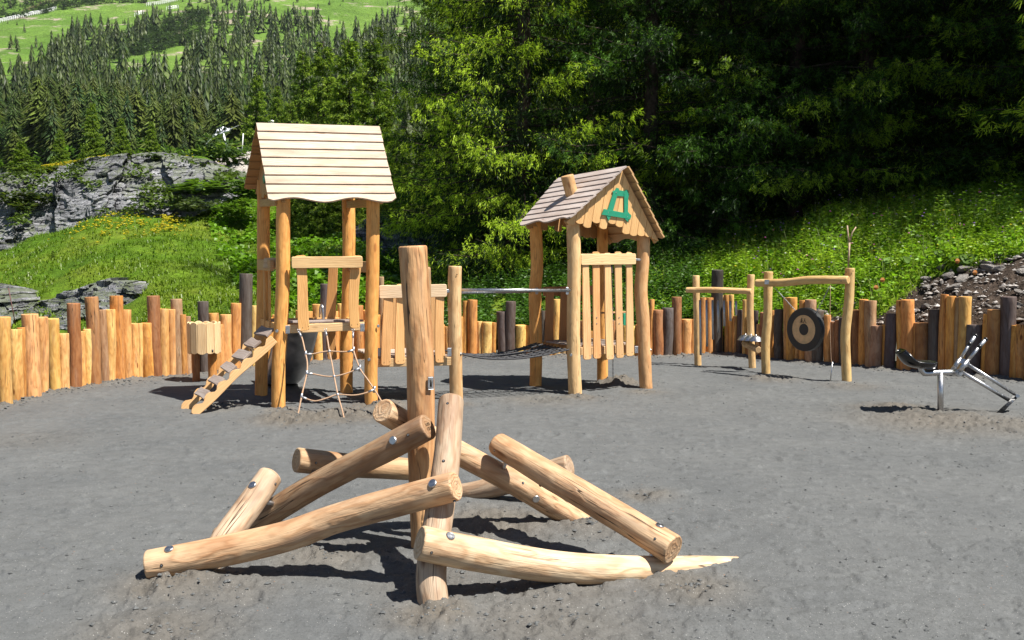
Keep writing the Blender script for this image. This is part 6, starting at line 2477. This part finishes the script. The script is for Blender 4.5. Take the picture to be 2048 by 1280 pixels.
# ---------------------------------------------------------------- grasses and herbs
def blades(P, H, rng, wid, lean=.5, cols=None, seg=2):
    """bent tapering blades: 2 quads each"""
    n = len(P)
    a = rng.random(n) * 6.283
    d = np.stack([np.cos(a), np.sin(a), np.zeros(n)], 1)
    s = np.stack([-np.sin(a), np.cos(a), np.zeros(n)], 1)
    ln = (lean * (0.3 + rng.random(n)))[:, None] * H[:, None]
    w_ = (wid * (.6 + .8 * rng.random(n)))[:, None]
    m = P + d * ln * .35 + np.array([0, 0, 1]) * H[:, None] * .6
    e = P + d * ln + np.array([0, 0, 1]) * H[:, None] * (1 - .25 * lean)
    V = np.stack([P - s * w_, P + s * w_, m + s * w_ * .8, m - s * w_ * .8, e + s * w_ * .1, e - s * w_ * .1], 1).reshape(-1, 3)
    F = (np.array([[0, 1, 2, 3], [3, 2, 4, 5]])[None] + (np.arange(n) * 6)[:, None, None]).reshape(-1, 4)
    return V, F, np.repeat(cols, 6, 0)


def leaves(P, Dv, L, Wd, rng, cols):
    n = len(P)
    Dv = Dv / np.linalg.norm(Dv, axis=1)[:, None]
    s = np.cross(Dv, np.array([0, 0, 1.0]) + .5 * rng.normal(size=(n, 3)))
    s /= np.linalg.norm(s, axis=1)[:, None] + 1e-9
    L = L[:, None]
    Wd = Wd[:, None]
    mid = P + Dv * L * .5
    e = P + Dv * L - np.array([0, 0, 1]) * L * .18
    V = np.stack([P, mid + s * Wd, e, mid - s * Wd], 1).reshape(-1, 3)
    F = np.arange(4 * n).reshape(-1, 4)
    return V, F, np.repeat(cols, 4, 0)


def joinp(parts):
    V, F, C, off = [], [], [], 0
    for v, f, c in parts:
        V.append(v)
        F.append(f + off)
        C.append(c)
        off += len(v)
    return np.concatenate(V), np.concatenate(F), np.concatenate(C)


def stems(px, D, H, rng, nl, ll, lw, cols, z=None):
    """leafy herb stems: nl leaves spiralling up each stem"""
    n = len(px)
    X = (px - 1024) / 1900 * D
    Z = terr_z(px, D) if z is None else z
    base = np.stack([X, D, Z - .02], 1)
    lean = rng.normal(size=(n, 2)) * .18
    parts = []
    top = base + np.stack([lean[:, 0] * H, lean[:, 1] * H, H], 1)
    a = rng.random(n) * 6.283
    s = np.stack([np.cos(a), np.sin(a), np.zeros(n)], 1) * .004
    V = np.stack([base - s, base + s, top + s * .5, top - s * .5], 1).reshape(-1, 3)
    parts.append((V, np.arange(4 * n).reshape(-1, 4), np.repeat(cols * .8, 4, 0)))
    for k in range(nl):
        t = .25 + .75 * (k + .5) / nl
        P = base + (top - base) * t
        an = a + k * 2.4
        d = np.stack([np.cos(an), np.sin(an), .45 * rng.random(n) + .1], 1)
        f = (1.15 - .6 * t)
        parts.append(leaves(P, d, ll * f * (.7 + .6 * rng.random(n)), lw * f * (.8 + .4 * rng.random(n)), rng, cols * (0.8 + .4 * rng.random((n, 1)))))
    return joinp(parts)


def bank_plants():
    rng = np.random.default_rng(31)
    # grass
    n = 60000
    px = rng.uniform(1230, 2400, n)
    d = 0.15 + 11 * rng.random(n) ** 1.5
    D = fence_D(px) + d
    sm = soil_mask(px, D)
    low = np.interp(px, [1230, 1330], [0.1, 1])
    k = (rng.random(n) > sm * 1.25) & (rng.random(n) < low) & (fbm(px / 90, D * .8, 3, 4) > .36)
    px, D = px[k], D[k]
    n = len(px)
    X = (px - 1024) / 1900 * D
    Z = terr_z(px, D) - .02
    H = (.08 + .20 * rng.random(n) ** 2)
    tn = fbm(px / 60, D * 1.2, 3, 14)
    c = np.stack([.17 + .20 * tn, .30 + .18 * tn, .02 + .02 * tn], 1) * rng.uniform(.7, 1.3, (n, 1))
    g1 = blades(np.stack([X, D, Z], 1), H, rng, .006, .7, c)
    # tall thin stalks
    m = 900
    px = rng.uniform(1300, 2300, m)
    D = fence_D(px) + .6 + 5 * rng.random(m)
    k = rng.random(m) > soil_mask(px, D) * 1.6
    px, D = px[k], D[k]
    m = len(px)
    c = np.tile([[.25, .30, .10]], (m, 1)) * rng.uniform(.7, 1.2, (m, 1))
    g2 = blades(np.stack([(px - 1024) / 1900 * D, D, terr_z(px, D)], 1), .3 + .4 * rng.random(m), rng, .0035, .35, c)
    V, F, C = joinp([g1, g2])
    o = mk('bank_grass', V, F, M['leaf'], None, {'Col': ('FLOAT_COLOR', C)}, False, loc=(0, 0, 0), color=(1, 1, 1))
    tag(o, 'bright grass covering the bank behind the right palisade', kind='stuff')
    # herbs
    m = 13000
    px = rng.uniform(1250, 2350, m)
    d = .3 + 10 * rng.random(m) ** 1.4
    D = fence_D(px) + d
    k = (rng.random(m) > soil_mask(px, D) * 1.35) & (fbm(px / 70 + 5, D * 1.1, 3, 24) > .40)
    px, D = px[k], D[k]
    m = len(px)
    tn = fbm(px / 50, D, 2, 33)[:, None]
    c = (np.array([[.14, .27, .02]]) * (1 - tn) + np.array([[.32, .44, .035]]) * tn) * rng.uniform(.7, 1.3, (m, 1))
    p1 = stems(px, D, .12 + .34 * rng.random(m) ** 1.5, rng, 9, .11, .024, c)
    # ground-hugging leaves
    m = 14000
    px = rng.uniform(1230, 2350, m)
    D = fence_D(px) + .15 + 9 * rng.random(m) ** 1.3
    k = (rng.random(m) > soil_mask(px, D) * 1.3)
    px, D = px[k], D[k]
    m = len(px)
    a = rng.random(m) * 6.28
    c = np.array([[.15, .28, .02]]) * rng.uniform(.5, 1.7, (m, 1))
    p2 = leaves(np.stack([(px - 1024) / 1900 * D, D, terr_z(px, D) + .05 + .2 * rng.random(m)], 1), np.stack([np.cos(a), np.sin(a), rng.normal(size=m) * .4 + .2], 1), .05 + .09 * rng.random(m), .018 + .03 * rng.random(m), rng, c)
    V, F, C = joinp([p1, p2])
    o = mk('bank_herbs', V, F, M['leaf'], None, {'Col': ('FLOAT_COLOR', C)}, False, loc=(0, 0, 0), color=(1, 1, 1))
    tag(o, 'leafy herbs covering the bank behind the right palisade', kind='stuff')
    # blossoms
    m = 230
    px = rng.uniform(1450, 2200, m)
    D = fence_D(px) + 1.2 + 4.5 * rng.random(m)
    k = soil_mask(px, D) < .3
    px, D = px[k], D[k]
    P = np.stack([(px - 1024) / 1900 * D, D, terr_z(px, D) + .3 + .3 * rng.random(len(px))], 1)
    pal = np.array([[.25, .12, .5], [.5, .12, .38], [.6, .5, .05], [.7, .7, .7], [.3, .15, .55]])
    o = scatter_lumps('wild_flowers', P, .012 + .012 * rng.random(len(px)), M['leaf'], rng, .6, attrs=pal[rng.integers(0, 5, len(px))])
    o.color = (1, 1, 1, 1)
    tag(o, 'violet, pink and yellow flowers dotted over the bank', kind='stuff')


bank_plants()


def meadow_plants():
    rng = np.random.default_rng(41)
    n = 56000
    px = rng.uniform(-60, 860, n)
    D = 19 * (50 / 19) ** rng.random(n)
    pat = fbm(px / 40, D * .4, 3, 4)
    k = pat > .33
    px, D = px[k], D[k]
    n = len(px)
    X = (px - 1024) / 1900 * D
    Z = terr_z(px, D) - .03
    tn = fbm(X * .25, D * .25, 3, 15)[:, None]
    c = (np.array([[.07, .15, .008]]) * (1 - tn) + np.array([[.18, .24, .02]]) * tn) * rng.uniform(.65, 1.35, (n, 1))
    V, F, C = blades(np.stack([X, D, Z], 1), .08 + .18 * rng.random(n) ** 2, rng, .013, 1.1, c)
    o = mk('meadow_grass', V, F, M['leaf'], None, {'Col': ('FLOAT_COLOR', C)}, False, loc=(0, 0, 0), color=(1, 1, 1))
    tag(o, 'grass of the meadow below the cliff', kind='stuff')
    # leafy low shrubs on the right of the meadow
    m = 26000
    px = rng.uniform(340, 860, m)
    D = 21 * (46 / 21) ** rng.random(m)
    y = 530 - (terr_z(px, D) - 1.6) / D * 1900
    k = (fbm(px / 30, D * .5, 3, 64) > .5) & (px > np.interp(D, [21, 30, 45], [520, 450, 400])) & (soil_mask(px, D) < .5)
    px, D = px[k], D[k]
    m = len(px)
    a = rng.random(m) * 6.28
    X = (px - 1024) / 1900 * D
    c = np.array([[.10, .20, .012]]) * rng.uniform(.5, 1.8, (m, 1))
    V, F, C = leaves(np.stack([X, D, terr_z(px, D) + .05 + .4 * rng.random(m) * fbm(X * .6, D * .6, 2, 9)], 1), np.stack([np.cos(a), np.sin(a), rng.normal(size=m) * .5 + .3], 1), .13 + .12 * rng.random(m), .05 + .05 * rng.random(m), rng, c)
    o = mk('meadow_shrubs', V, F, M['leaf'], None, {'Col': ('FLOAT_COLOR', C)}, False, loc=(0, 0, 0), color=(1, 1, 1))
    tag(o, 'low leafy growth on the right of the meadow', kind='stuff')
    # tufts and cushions on the cliff ledges
    m = 9000
    px = rng.uniform(-100, 500, m)
    y0 = np.interp(px, [-350, 0, 60, 120, 200, 260, 330, 400, 470, 500], [540, 500, 485, 462, 436, 430, 432, 405, 372, 362])
    y1 = np.interp(px, [-350, 0, 60, 120, 200, 260, 330, 400, 470, 500], [345, 350, 352, 335, 322, 312, 310, 322, 345, 352])
    t = rng.random(m)
    D = 41.3 + 4 * t ** 1.4
    z = 1.6 + (530 - (y0 + (y1 - y0) * t)) / 1900 * D
    X = (px - 1024) / 1900 * D
    k = fbm(X * .7 + 30, z * 1.4, 3, 55) > (.60 - .12 * (t > .75) - .05 * (px > 330))
    X, D, z = X[k], D[k], z[k]
    m = len(X)
    a = rng.random(m) * 6.28
    c = np.array([[.085, .13, .025]]) * rng.uniform(.5, 1.6, (m, 1))
    V, F, C = leaves(np.stack([X, D - .1 - .5 * rng.random(m), z], 1), np.stack([np.cos(a), np.sin(a) - .6, rng.normal(size=m) * .5 + .5], 1), .12 + .16 * rng.random(m), .04 + .05 * rng.random(m), rng, c)
    o = mk('ledge_plants', V, F, M['leaf'], None, {'Col': ('FLOAT_COLOR', C)}, False, loc=(0, 0, 0), color=(1, 1, 1))
    tag(o, 'grass and cushions on the ledges of the cliff', kind='stuff')
    # yellow bloom patches
    m = 1500
    g = rng.integers(0, 3, m)
    cx = np.array([240, 395, 330])[g] + rng.normal(size=m) * np.array([45, 42, 22])[g]
    Dy = np.where(g == 0, 38.5 + rng.normal(size=m) * 1.6, np.where(g == 1, 47.5 + rng.normal(size=m) * 2.2 + (cx - 395) * -.02, 39 + rng.normal(size=m) * 1.5))
    kf = fbm(cx / 16, Dy * 1.3, 3, 91) > .5
    cx, Dy = cx[kf], Dy[kf]
    m = len(cx)
    P = np.stack([(cx - 1024) / 1900 * Dy, Dy, terr_z(cx, Dy) + .05 + .15 * rng.random(m)], 1)
    # rim of the cliff
    m2 = 1600
    px2 = rng.uniform(90, 230, m2)
    D2 = 46.2 + rng.random(m2) * 1.6
    z2 = 1.6 + (530 - np.interp(px2, [90, 120, 200, 260], [338, 335, 321, 312])) / 1900 * 45.5 + .1 + .15 * rng.random(m2)
    P = np.concatenate([P, np.stack([(px2 - 1024) / 1900 * D2, D2, z2], 1)])
    n = len(P)
    o = scatter_lumps('yellow_flowers', P, .035 + .03 * rng.random(n), M['leaf'], rng, .6, attrs=np.array([[.48, .42, .02]]) * rng.uniform(.7, 1.1, (n, 1)))
    o.color = (1, 1, 1, 1)
    tag(o, 'yellow bloom patches on the meadow and cliff top', kind='stuff')
    # undergrowth behind the middle of the palisade
    m = 7000
    px = rng.uniform(760, 1400, m)
    D = fence_D(px) + .3 + 5 * rng.random(m)
    k = fbm(px / 40 + 9, D, 3, 5) > .45
    px, D = px[k], D[k]
    m = len(px)
    c = np.array([[.05, .11, .015]]) * rng.uniform(.5, 1.8, (m, 1))
    V, F, C = stems(px, D, .2 + .5 * rng.random(m), rng, 8, .13, .035, c)
    o = mk('undergrowth', V, F, M['leaf'], None, {'Col': ('FLOAT_COLOR', C)}, False, loc=(0, 0, 0), color=(1, 1, 1))
    tag(o, 'leafy undergrowth behind the middle of the palisade', kind='stuff')


meadow_plants()


def herb_plant(rng, px, D, H, n_stem, nl, ll, lw, col, label, group, name='leafy_plant', spread=.15):
    z = float(terr_z(np.array([float(px)]), np.array([float(D)]))[0])
    X = (px - 1024) / 1900 * D
    root = thing(name, (X, D, z), label, 'plant', group)
    m = n_stem
    p = px + rng.normal(size=m) * spread / D * 1900
    c = np.array([col]) * rng.uniform(.8, 1.2, (m, 1))
    V, F, C = stems(p, D + rng.normal(size=m) * spread, H * rng.uniform(.6, 1.05, m), rng, nl, ll, lw, c)
    mk('leaves', V, F, M['leaf'], root, {'Col': ('FLOAT_COLOR', C)}, False, color=(1, 1, 1))
    return root


def big_leaf(root, B, d, L, Wd, col, rng):
    """one butterbur-like leaf: stalk and broad cupped blade"""
    B = Vector(B)
    d = Vector(d).normalized()
    tip = B + Vector((d.x * L * .6, d.y * L * .6, L * .9))
    V, F, C = [], [], []
    s = Vector((-d.y, d.x, 0)).normalized()
    dn = (Vector((d.x, d.y, -.55))).normalized()
    up = s.cross(dn)
    m = 14
    V.append(tip - dn * L * .1)
    for k in range(m):
        a = k / m * 6.283
        r = Wd * (1 + .12 * math.cos(3 * a)) * (1 if abs(a - 3.14) > .5 else .55)
        V.append(tip + dn * (L * .32 + r * math.cos(a)) + s * (r * .95 * math.sin(a)) + up * (.03 * math.cos(2 * a) + .02 * rng.random()))
    for k in range(m):
        F.append((0, 1 + k, 1 + (k + 1) % m))
    o = mk('leaf', V, F, M['leaf'], root, {'Col': ('FLOAT_COLOR', np.tile([col], (len(V), 1)))}, True, color=(1, 1, 1))
    tube('stalk', [B, B.lerp(tip, .5) + Vector((0, 0, L * .1)), tip], .006, M['paleb'] if False else M['leaf'], o, n=5)
    return o


def feature_plants():
    rng = np.random.default_rng(51)
    G_ = 'leafy plants standing out on the right bank'
    for px, d, H, ns, nl, ll, lw, col, lb in (
            (1770, 3.2, .75, 7, 12, .16, .03, (.16, .27, .03), 'tall pale-leaved plant at the upper rim of the bank right of the forked stick'),
            (1795, 2.9, .65, 6, 12, .15, .03, (.17, .28, .03), 'bright lance-leaved plant beside the tall pale plant on the rim'),
            (1880, 3.4, .8, 6, 12, .17, .03, (.17, .28, .03), 'tall yellow-green plant above the digger handles'),
            (1940, 3.5, .8, 6, 11, .17, .03, (.15, .26, .03), 'yellow-green plant above the bare soil'),
            (2000, 3.5, .85, 7, 11, .17, .035, (.15, .27, .03), 'leafy plant at the upper right rim of the bank'),
            (1420, 1.1, .55, 6, 9, .14, .03, (.14, .24, .03), 'bright plant behind the chime frame'),
            (1385, .8, .5, 6, 9, .12, .03, (.14, .24, .03), 'low bright plant left of the chime frame'),
            (1580, 1.3, .5, 6, 9, .15, .03, (.14, .24, .03), 'bright plant above the gong'),
            (1660, 1.8, .55, 6, 9, .15, .03, (.15, .25, .03), 'bright plant left of the forked stick'),
            (960, .7, .6, 6, 8, .16, .05, (.07, .15, .02), 'broad-leaved plant above the middle of the palisade'),
            (1010, .6, .5, 6, 8, .16, .05, (.09, .18, .02), 'broad-leaved plant between the grey logs and the hut'),
            (1050, .5, .55, 6, 8, .10, .03, (.16, .26, .03), 'yellow-green sprig just left of the hut'),
            (1860, 7.5, 1.3, 9, 10, .30, .06, (.05, .12, .03), 'shaded shrub with long leaves at the forest edge'),
            (1925, 7.0, 1.5, 10, 10, .32, .06, (.05, .12, .03), 'larger shaded shrub with long leaves at the forest edge'),
            (1560, 7.0, .7, 9, 9, .2, .05, (.05, .13, .03), 'shaded fern-like plant below the dark spruces')):
        D = float(fence_D(px)) + d
        herb_plant(rng, px, D, H, ns, nl, ll, lw, col, lb, G_)
    # broad leaves
    for px, py, D, n, Wd, lb in ((1925, 500, 15.6, 6, .17, 'butterbur with big pale leaves above the bare soil'), (1985, 470, 15.9, 5, .19, 'butterbur with a large dark leaf at the upper right'),
                                 (1870, 490, 16.2, 4, .16, 'butterbur with a shaded leaf left of the bare soil'), (1800, 500, 16.3, 4, .13, 'butterbur with pale round leaves right of the gong frame'),
                                 (2030, 505, 15.2, 5, .17, 'butterbur at the right edge of the photo')):
        B = W(px, py + 25, D)
        B.z = min(B.z, float(terr_z(np.array([float(px)]), np.array([D]))[0]) + .1) if False else B.z
        root = thing('butterbur', tuple(B), lb, 'plant', 'butterburs on the right bank')
        for k in range(n):
            a = -math.pi / 2 + (k - n / 2) * .8 + rng.normal() * .2
            big_leaf(root, B + Vector((rng.normal() * .08, rng.normal() * .1, -.12)), (math.cos(a), math.sin(a), 0), .14 + .14 * rng.random(), Wd * rng.uniform(.45, .8), tuple(np.array([.11, .19, .04]) * rng.uniform(.7, 1.5)), rng)
    # orange withered leaves
    for px, py, D in ((1950, 545, 14.9), (1915, 522, 15.1), (1765, 560, 15.4), (1752, 575, 15.3)):
        B = W(px, py, D)
        V = [B + Vector((x * .055, 0.03 * x, z * .045)) for x, z in ((-1, 0), (-.4, .9), (.5, .8), (1, -.1), (.3, -.9), (-.6, -.7))]
        V.append(B + Vector((0, -.03, 0)))
        o = mk('dead_leaf', V, [(6, k, (k + 1) % 6) for k in range(6)], M['leaf'], None, {'Col': ('FLOAT_COLOR', np.tile([[.42, .17, .05]], (7, 1)))}, False, color=(1, 1, 1))
        tag(o, {1950: 'orange withered leaf lying on the bare soil', 1915: 'orange-edged leaf above the bare soil', 1765: 'brown withered leaf right of the gong frame post', 1752: 'drooping brown leaf beside the gong frame post'}[px], 'leaf')
    # forked stick
    D = 16.2
    b = W(1697, 512, D)
    root = thing('forked_stick', tuple(b), 'pale forked stick standing in the grass of the bank', 'stick')
    tube('stem', [b - Vector((0, 0, .2)), W(1699, 485, D)], .016, M['paleb'], root, n=8)
    tube('fork', [W(1699, 487, D), W(1696, 470, D), W(1694.5, 451, D)], [.015, .014, .013], M['paleb'], root, n=8)
    tube('fork', [W(1699, 487, D), W(1704, 466, D), W(1712, 454, D)], [.014, .011, .010], M['paleb'], root, n=8)
    # stones of the soil bank large enough to tell apart
    rr = random.Random(5)
    base = None
    names = ['pale slab of stone lying on the bare soil bank'] * 40
    for k in range(34):
        px = rr.uniform(1850, 2060) if k < 26 else rr.uniform(1600, 1700)
        D = float(fence_D(px)) + rr.uniform(.25, 1.9)
        z = float(terr_z(np.array([px]), np.array([D]))[0])
        if base is None:
            bm = np.random.default_rng(2)
            import bmesh
            b_ = bmesh.new()
            bmesh.ops.create_icosphere(b_, subdivisions=2, radius=1)
            V = np.array([v.co[:] for v in b_.verts])
            Fs = [tuple(v.index for v in f.verts) for f in b_.faces]
            b_.free()
            V = V * (1 + .5 * (fbm(V[:, 0] * 1.6 + 9, V[:, 1] * 1.6, 3, 4, V[:, 2] * 1.6) - .5)[:, None] * 1.6)
            o = mk('stone', V, Fs, M['stone'], None, None, False, loc=(0, 0, 0))
            base = o.data
        else:
            o = bpy.data.objects.new('stone', base)
            COL.objects.link(o)
        s = rr.uniform(.05, .13)
        o.location = ((px - 1024) / 1900 * D, D, z + s * .15)
        o.scale = (s * rr.uniform(.9, 1.6), s, s * rr.uniform(.4, .7))
        o.rotation_euler = (rr.uniform(-.4, .4), rr.uniform(-.4, .4), rr.uniform(0, 6))
        tag(o, 'rough stone lying on the bare soil behind the right palisade', 'stone', 'stones on the bare soil')


feature_plants()


# ================================================================ far man-made things
def far_things():
    # cable car pylon
    D = 210
    b = W(454, 304, D)
    root = thing('lift_pylon', tuple(b), 'grey steel pylon of a lift in front of the forest, left of the tower roof', 'pylon')
    tube('mast', [b - Vector((0, 0, 1)), W(446, 262, D)], [.45, .32], M['galv'], root, n=10)
    tube('crossarm', [W(429, 274, D - 1), W(446, 265, D), W(460, 258, D + 1)], .3, M['galv'], root, n=8)
    tube('roller_beam', [W(428, 272, D - 1.5), W(437, 271, D)], .45, M['galv'], root, n=8)
    tube('roller_beam', [W(440, 269, D), W(459, 260, D)], .35, M['galv'], root, n=8)
    for a, c in (((435, 258), (431, 270)), ((441, 257), (443, 268)), ((435, 258), (448, 254)), ((448, 254), (459, 260)), ((446, 255), (441, 268)), ((435, 258), (439, 265))):
        tube('strut', [W(*a, D), W(*c, D)], .13, M['galv'], root, n=6)
    tube('cable', [W(459, 259, D), W(470, 254, D + 20), W(486, 247, D + 60)], .08, M['galv'], root, n=5)
    tube('cable', [W(428, 272, D), W(400, 300, D - 60), W(375, 320, D - 90)], .05, M['galv'], root, n=5)
    D = 62
    m = thing('marker_pole', tuple(W(484, 310, D)), 'thin pale pole standing on the rubble heap left of the tower roof', 'pole')
    tube('shaft', [W(483.5, 312, D), W(486.5, 267, D)], .035, M['white'], m, n=8)
    tube('foot', [W(484, 308, D), W(479, 311, D)], .03, M['paleb'], m, n=6)
    D = 180
    m = thing('lift_post', tuple(W(544, 262, D)), 'small white lift post top peeking over the tower roof', 'post')
    tube('shaft', [W(544, 275, D), W(544, 240, D)], .3, M['white'], m, n=8)
    tube('arm', [W(536, 245, D), W(549, 247, D)], .22, M['galv'], m, n=6)
    m = thing('leaning_rod', tuple(W(28, 640, 19)), 'thin rusty rod leaning behind the left end of the palisade', 'rod')
    tube('shaft', [W(31, 650, 19), W(17, 576, 19)], .010, M['redbrown'], m, n=6)
    # avalanche barriers
    for pts, lb, mat in (([(10, 52), (60, 44), (100, 38), (128, 33)], 'lowest pale avalanche barrier at the upper left', M['white']),
                         ([(60, 28), (100, 20), (148, 12)], 'reddish avalanche barrier high at the upper left', M['redbrown']),
                         ([(0, 9), (50, 5)], 'short reddish avalanche barrier at the top left corner', M['redbrown']),
                         ([(306, 22), (350, 14), (404, 3)], 'long avalanche barrier above the clearing', M['white']),
                         ([(345, 30), (368, 27)], 'short avalanche barrier right of the clearing', M['white']),
                         ([(282, 42), (300, 39)], 'smallest avalanche barrier above the clearing', M['white'])):
        q = []
        for i in range(len(pts) - 1):
            k = max(2, int((pts[i + 1][0] - pts[i][0]) / 4))
            for t in range(k):
                q.append((pts[i][0] + (pts[i + 1][0] - pts[i][0]) * t / k, pts[i][1] + (pts[i + 1][1] - pts[i][1]) * t / k))
        q.append(pts[-1])
        P = []
        for x, y in q:
            D = float(np.interp((530 - y) / 1900, ME_E, ME_D))
            P.append(Vector(((x - 1024) / 1900 * D, D, float(mount_z(np.array([x]), np.array([D]))[0]))))
        root = thing('avalanche_fence', tuple(P[0]), lb, 'barrier', 'avalanche barriers on the mountain')
        V, F = [], []
        for p in P:
            v, f, _, _ = tube_arrays([p + Vector((0, -1, -.5)), p + Vector((0, 0, 4.2))], .22, 5)
            F += [tuple(i + len(V) for i in g_) for g_ in f]
            V += [tuple(i) for i in v]
        tag(mk('posts', V, F, mat, root, None, False), kind='stuff')
        for h in (1.6, 3.0, 4.4):
            tube('rail', [p + Vector((0, .2, h)) for p in P], .24, M['redbrown'] if mat is M['redbrown'] else M['galv'], root, n=5)


far_things()


def haze():
    V = [(-3600, -30, -15), (2600, -30, -15), (2600, 2700, -15), (-3600, 2700, -15), (-3600, -30, 1400), (2600, -30, 1400), (2600, 2700, 1400), (-3600, 2700, 1400)]
    F = [(3, 2, 1, 0), (4, 5, 6, 7), (0, 1, 5, 4), (1, 2, 6, 5), (2, 3, 7, 6), (3, 0, 4, 7)]
    m = bpy.data.materials.new('air')
    m.use_nodes = True
    t = m.node_tree
    t.nodes.clear()
    o = t.nodes.new('ShaderNodeOutputMaterial')
    v = t.nodes.new('ShaderNodeVolumePrincipled')
    v.inputs['Color'].default_value = (0.82, 0.9, 1.0, 1)
    v.inputs['Density'].default_value = 0.00003
    v.inputs['Anisotropy'].default_value = 0.2
    t.links.new(v.outputs[0], o.inputs['Volume'])
    h = mk('haze', V, F, m, None, None, False, loc=(0, 0, 0))
    tag(h, 'thin mountain air between the yard and the far slope', kind='stuff')


haze()
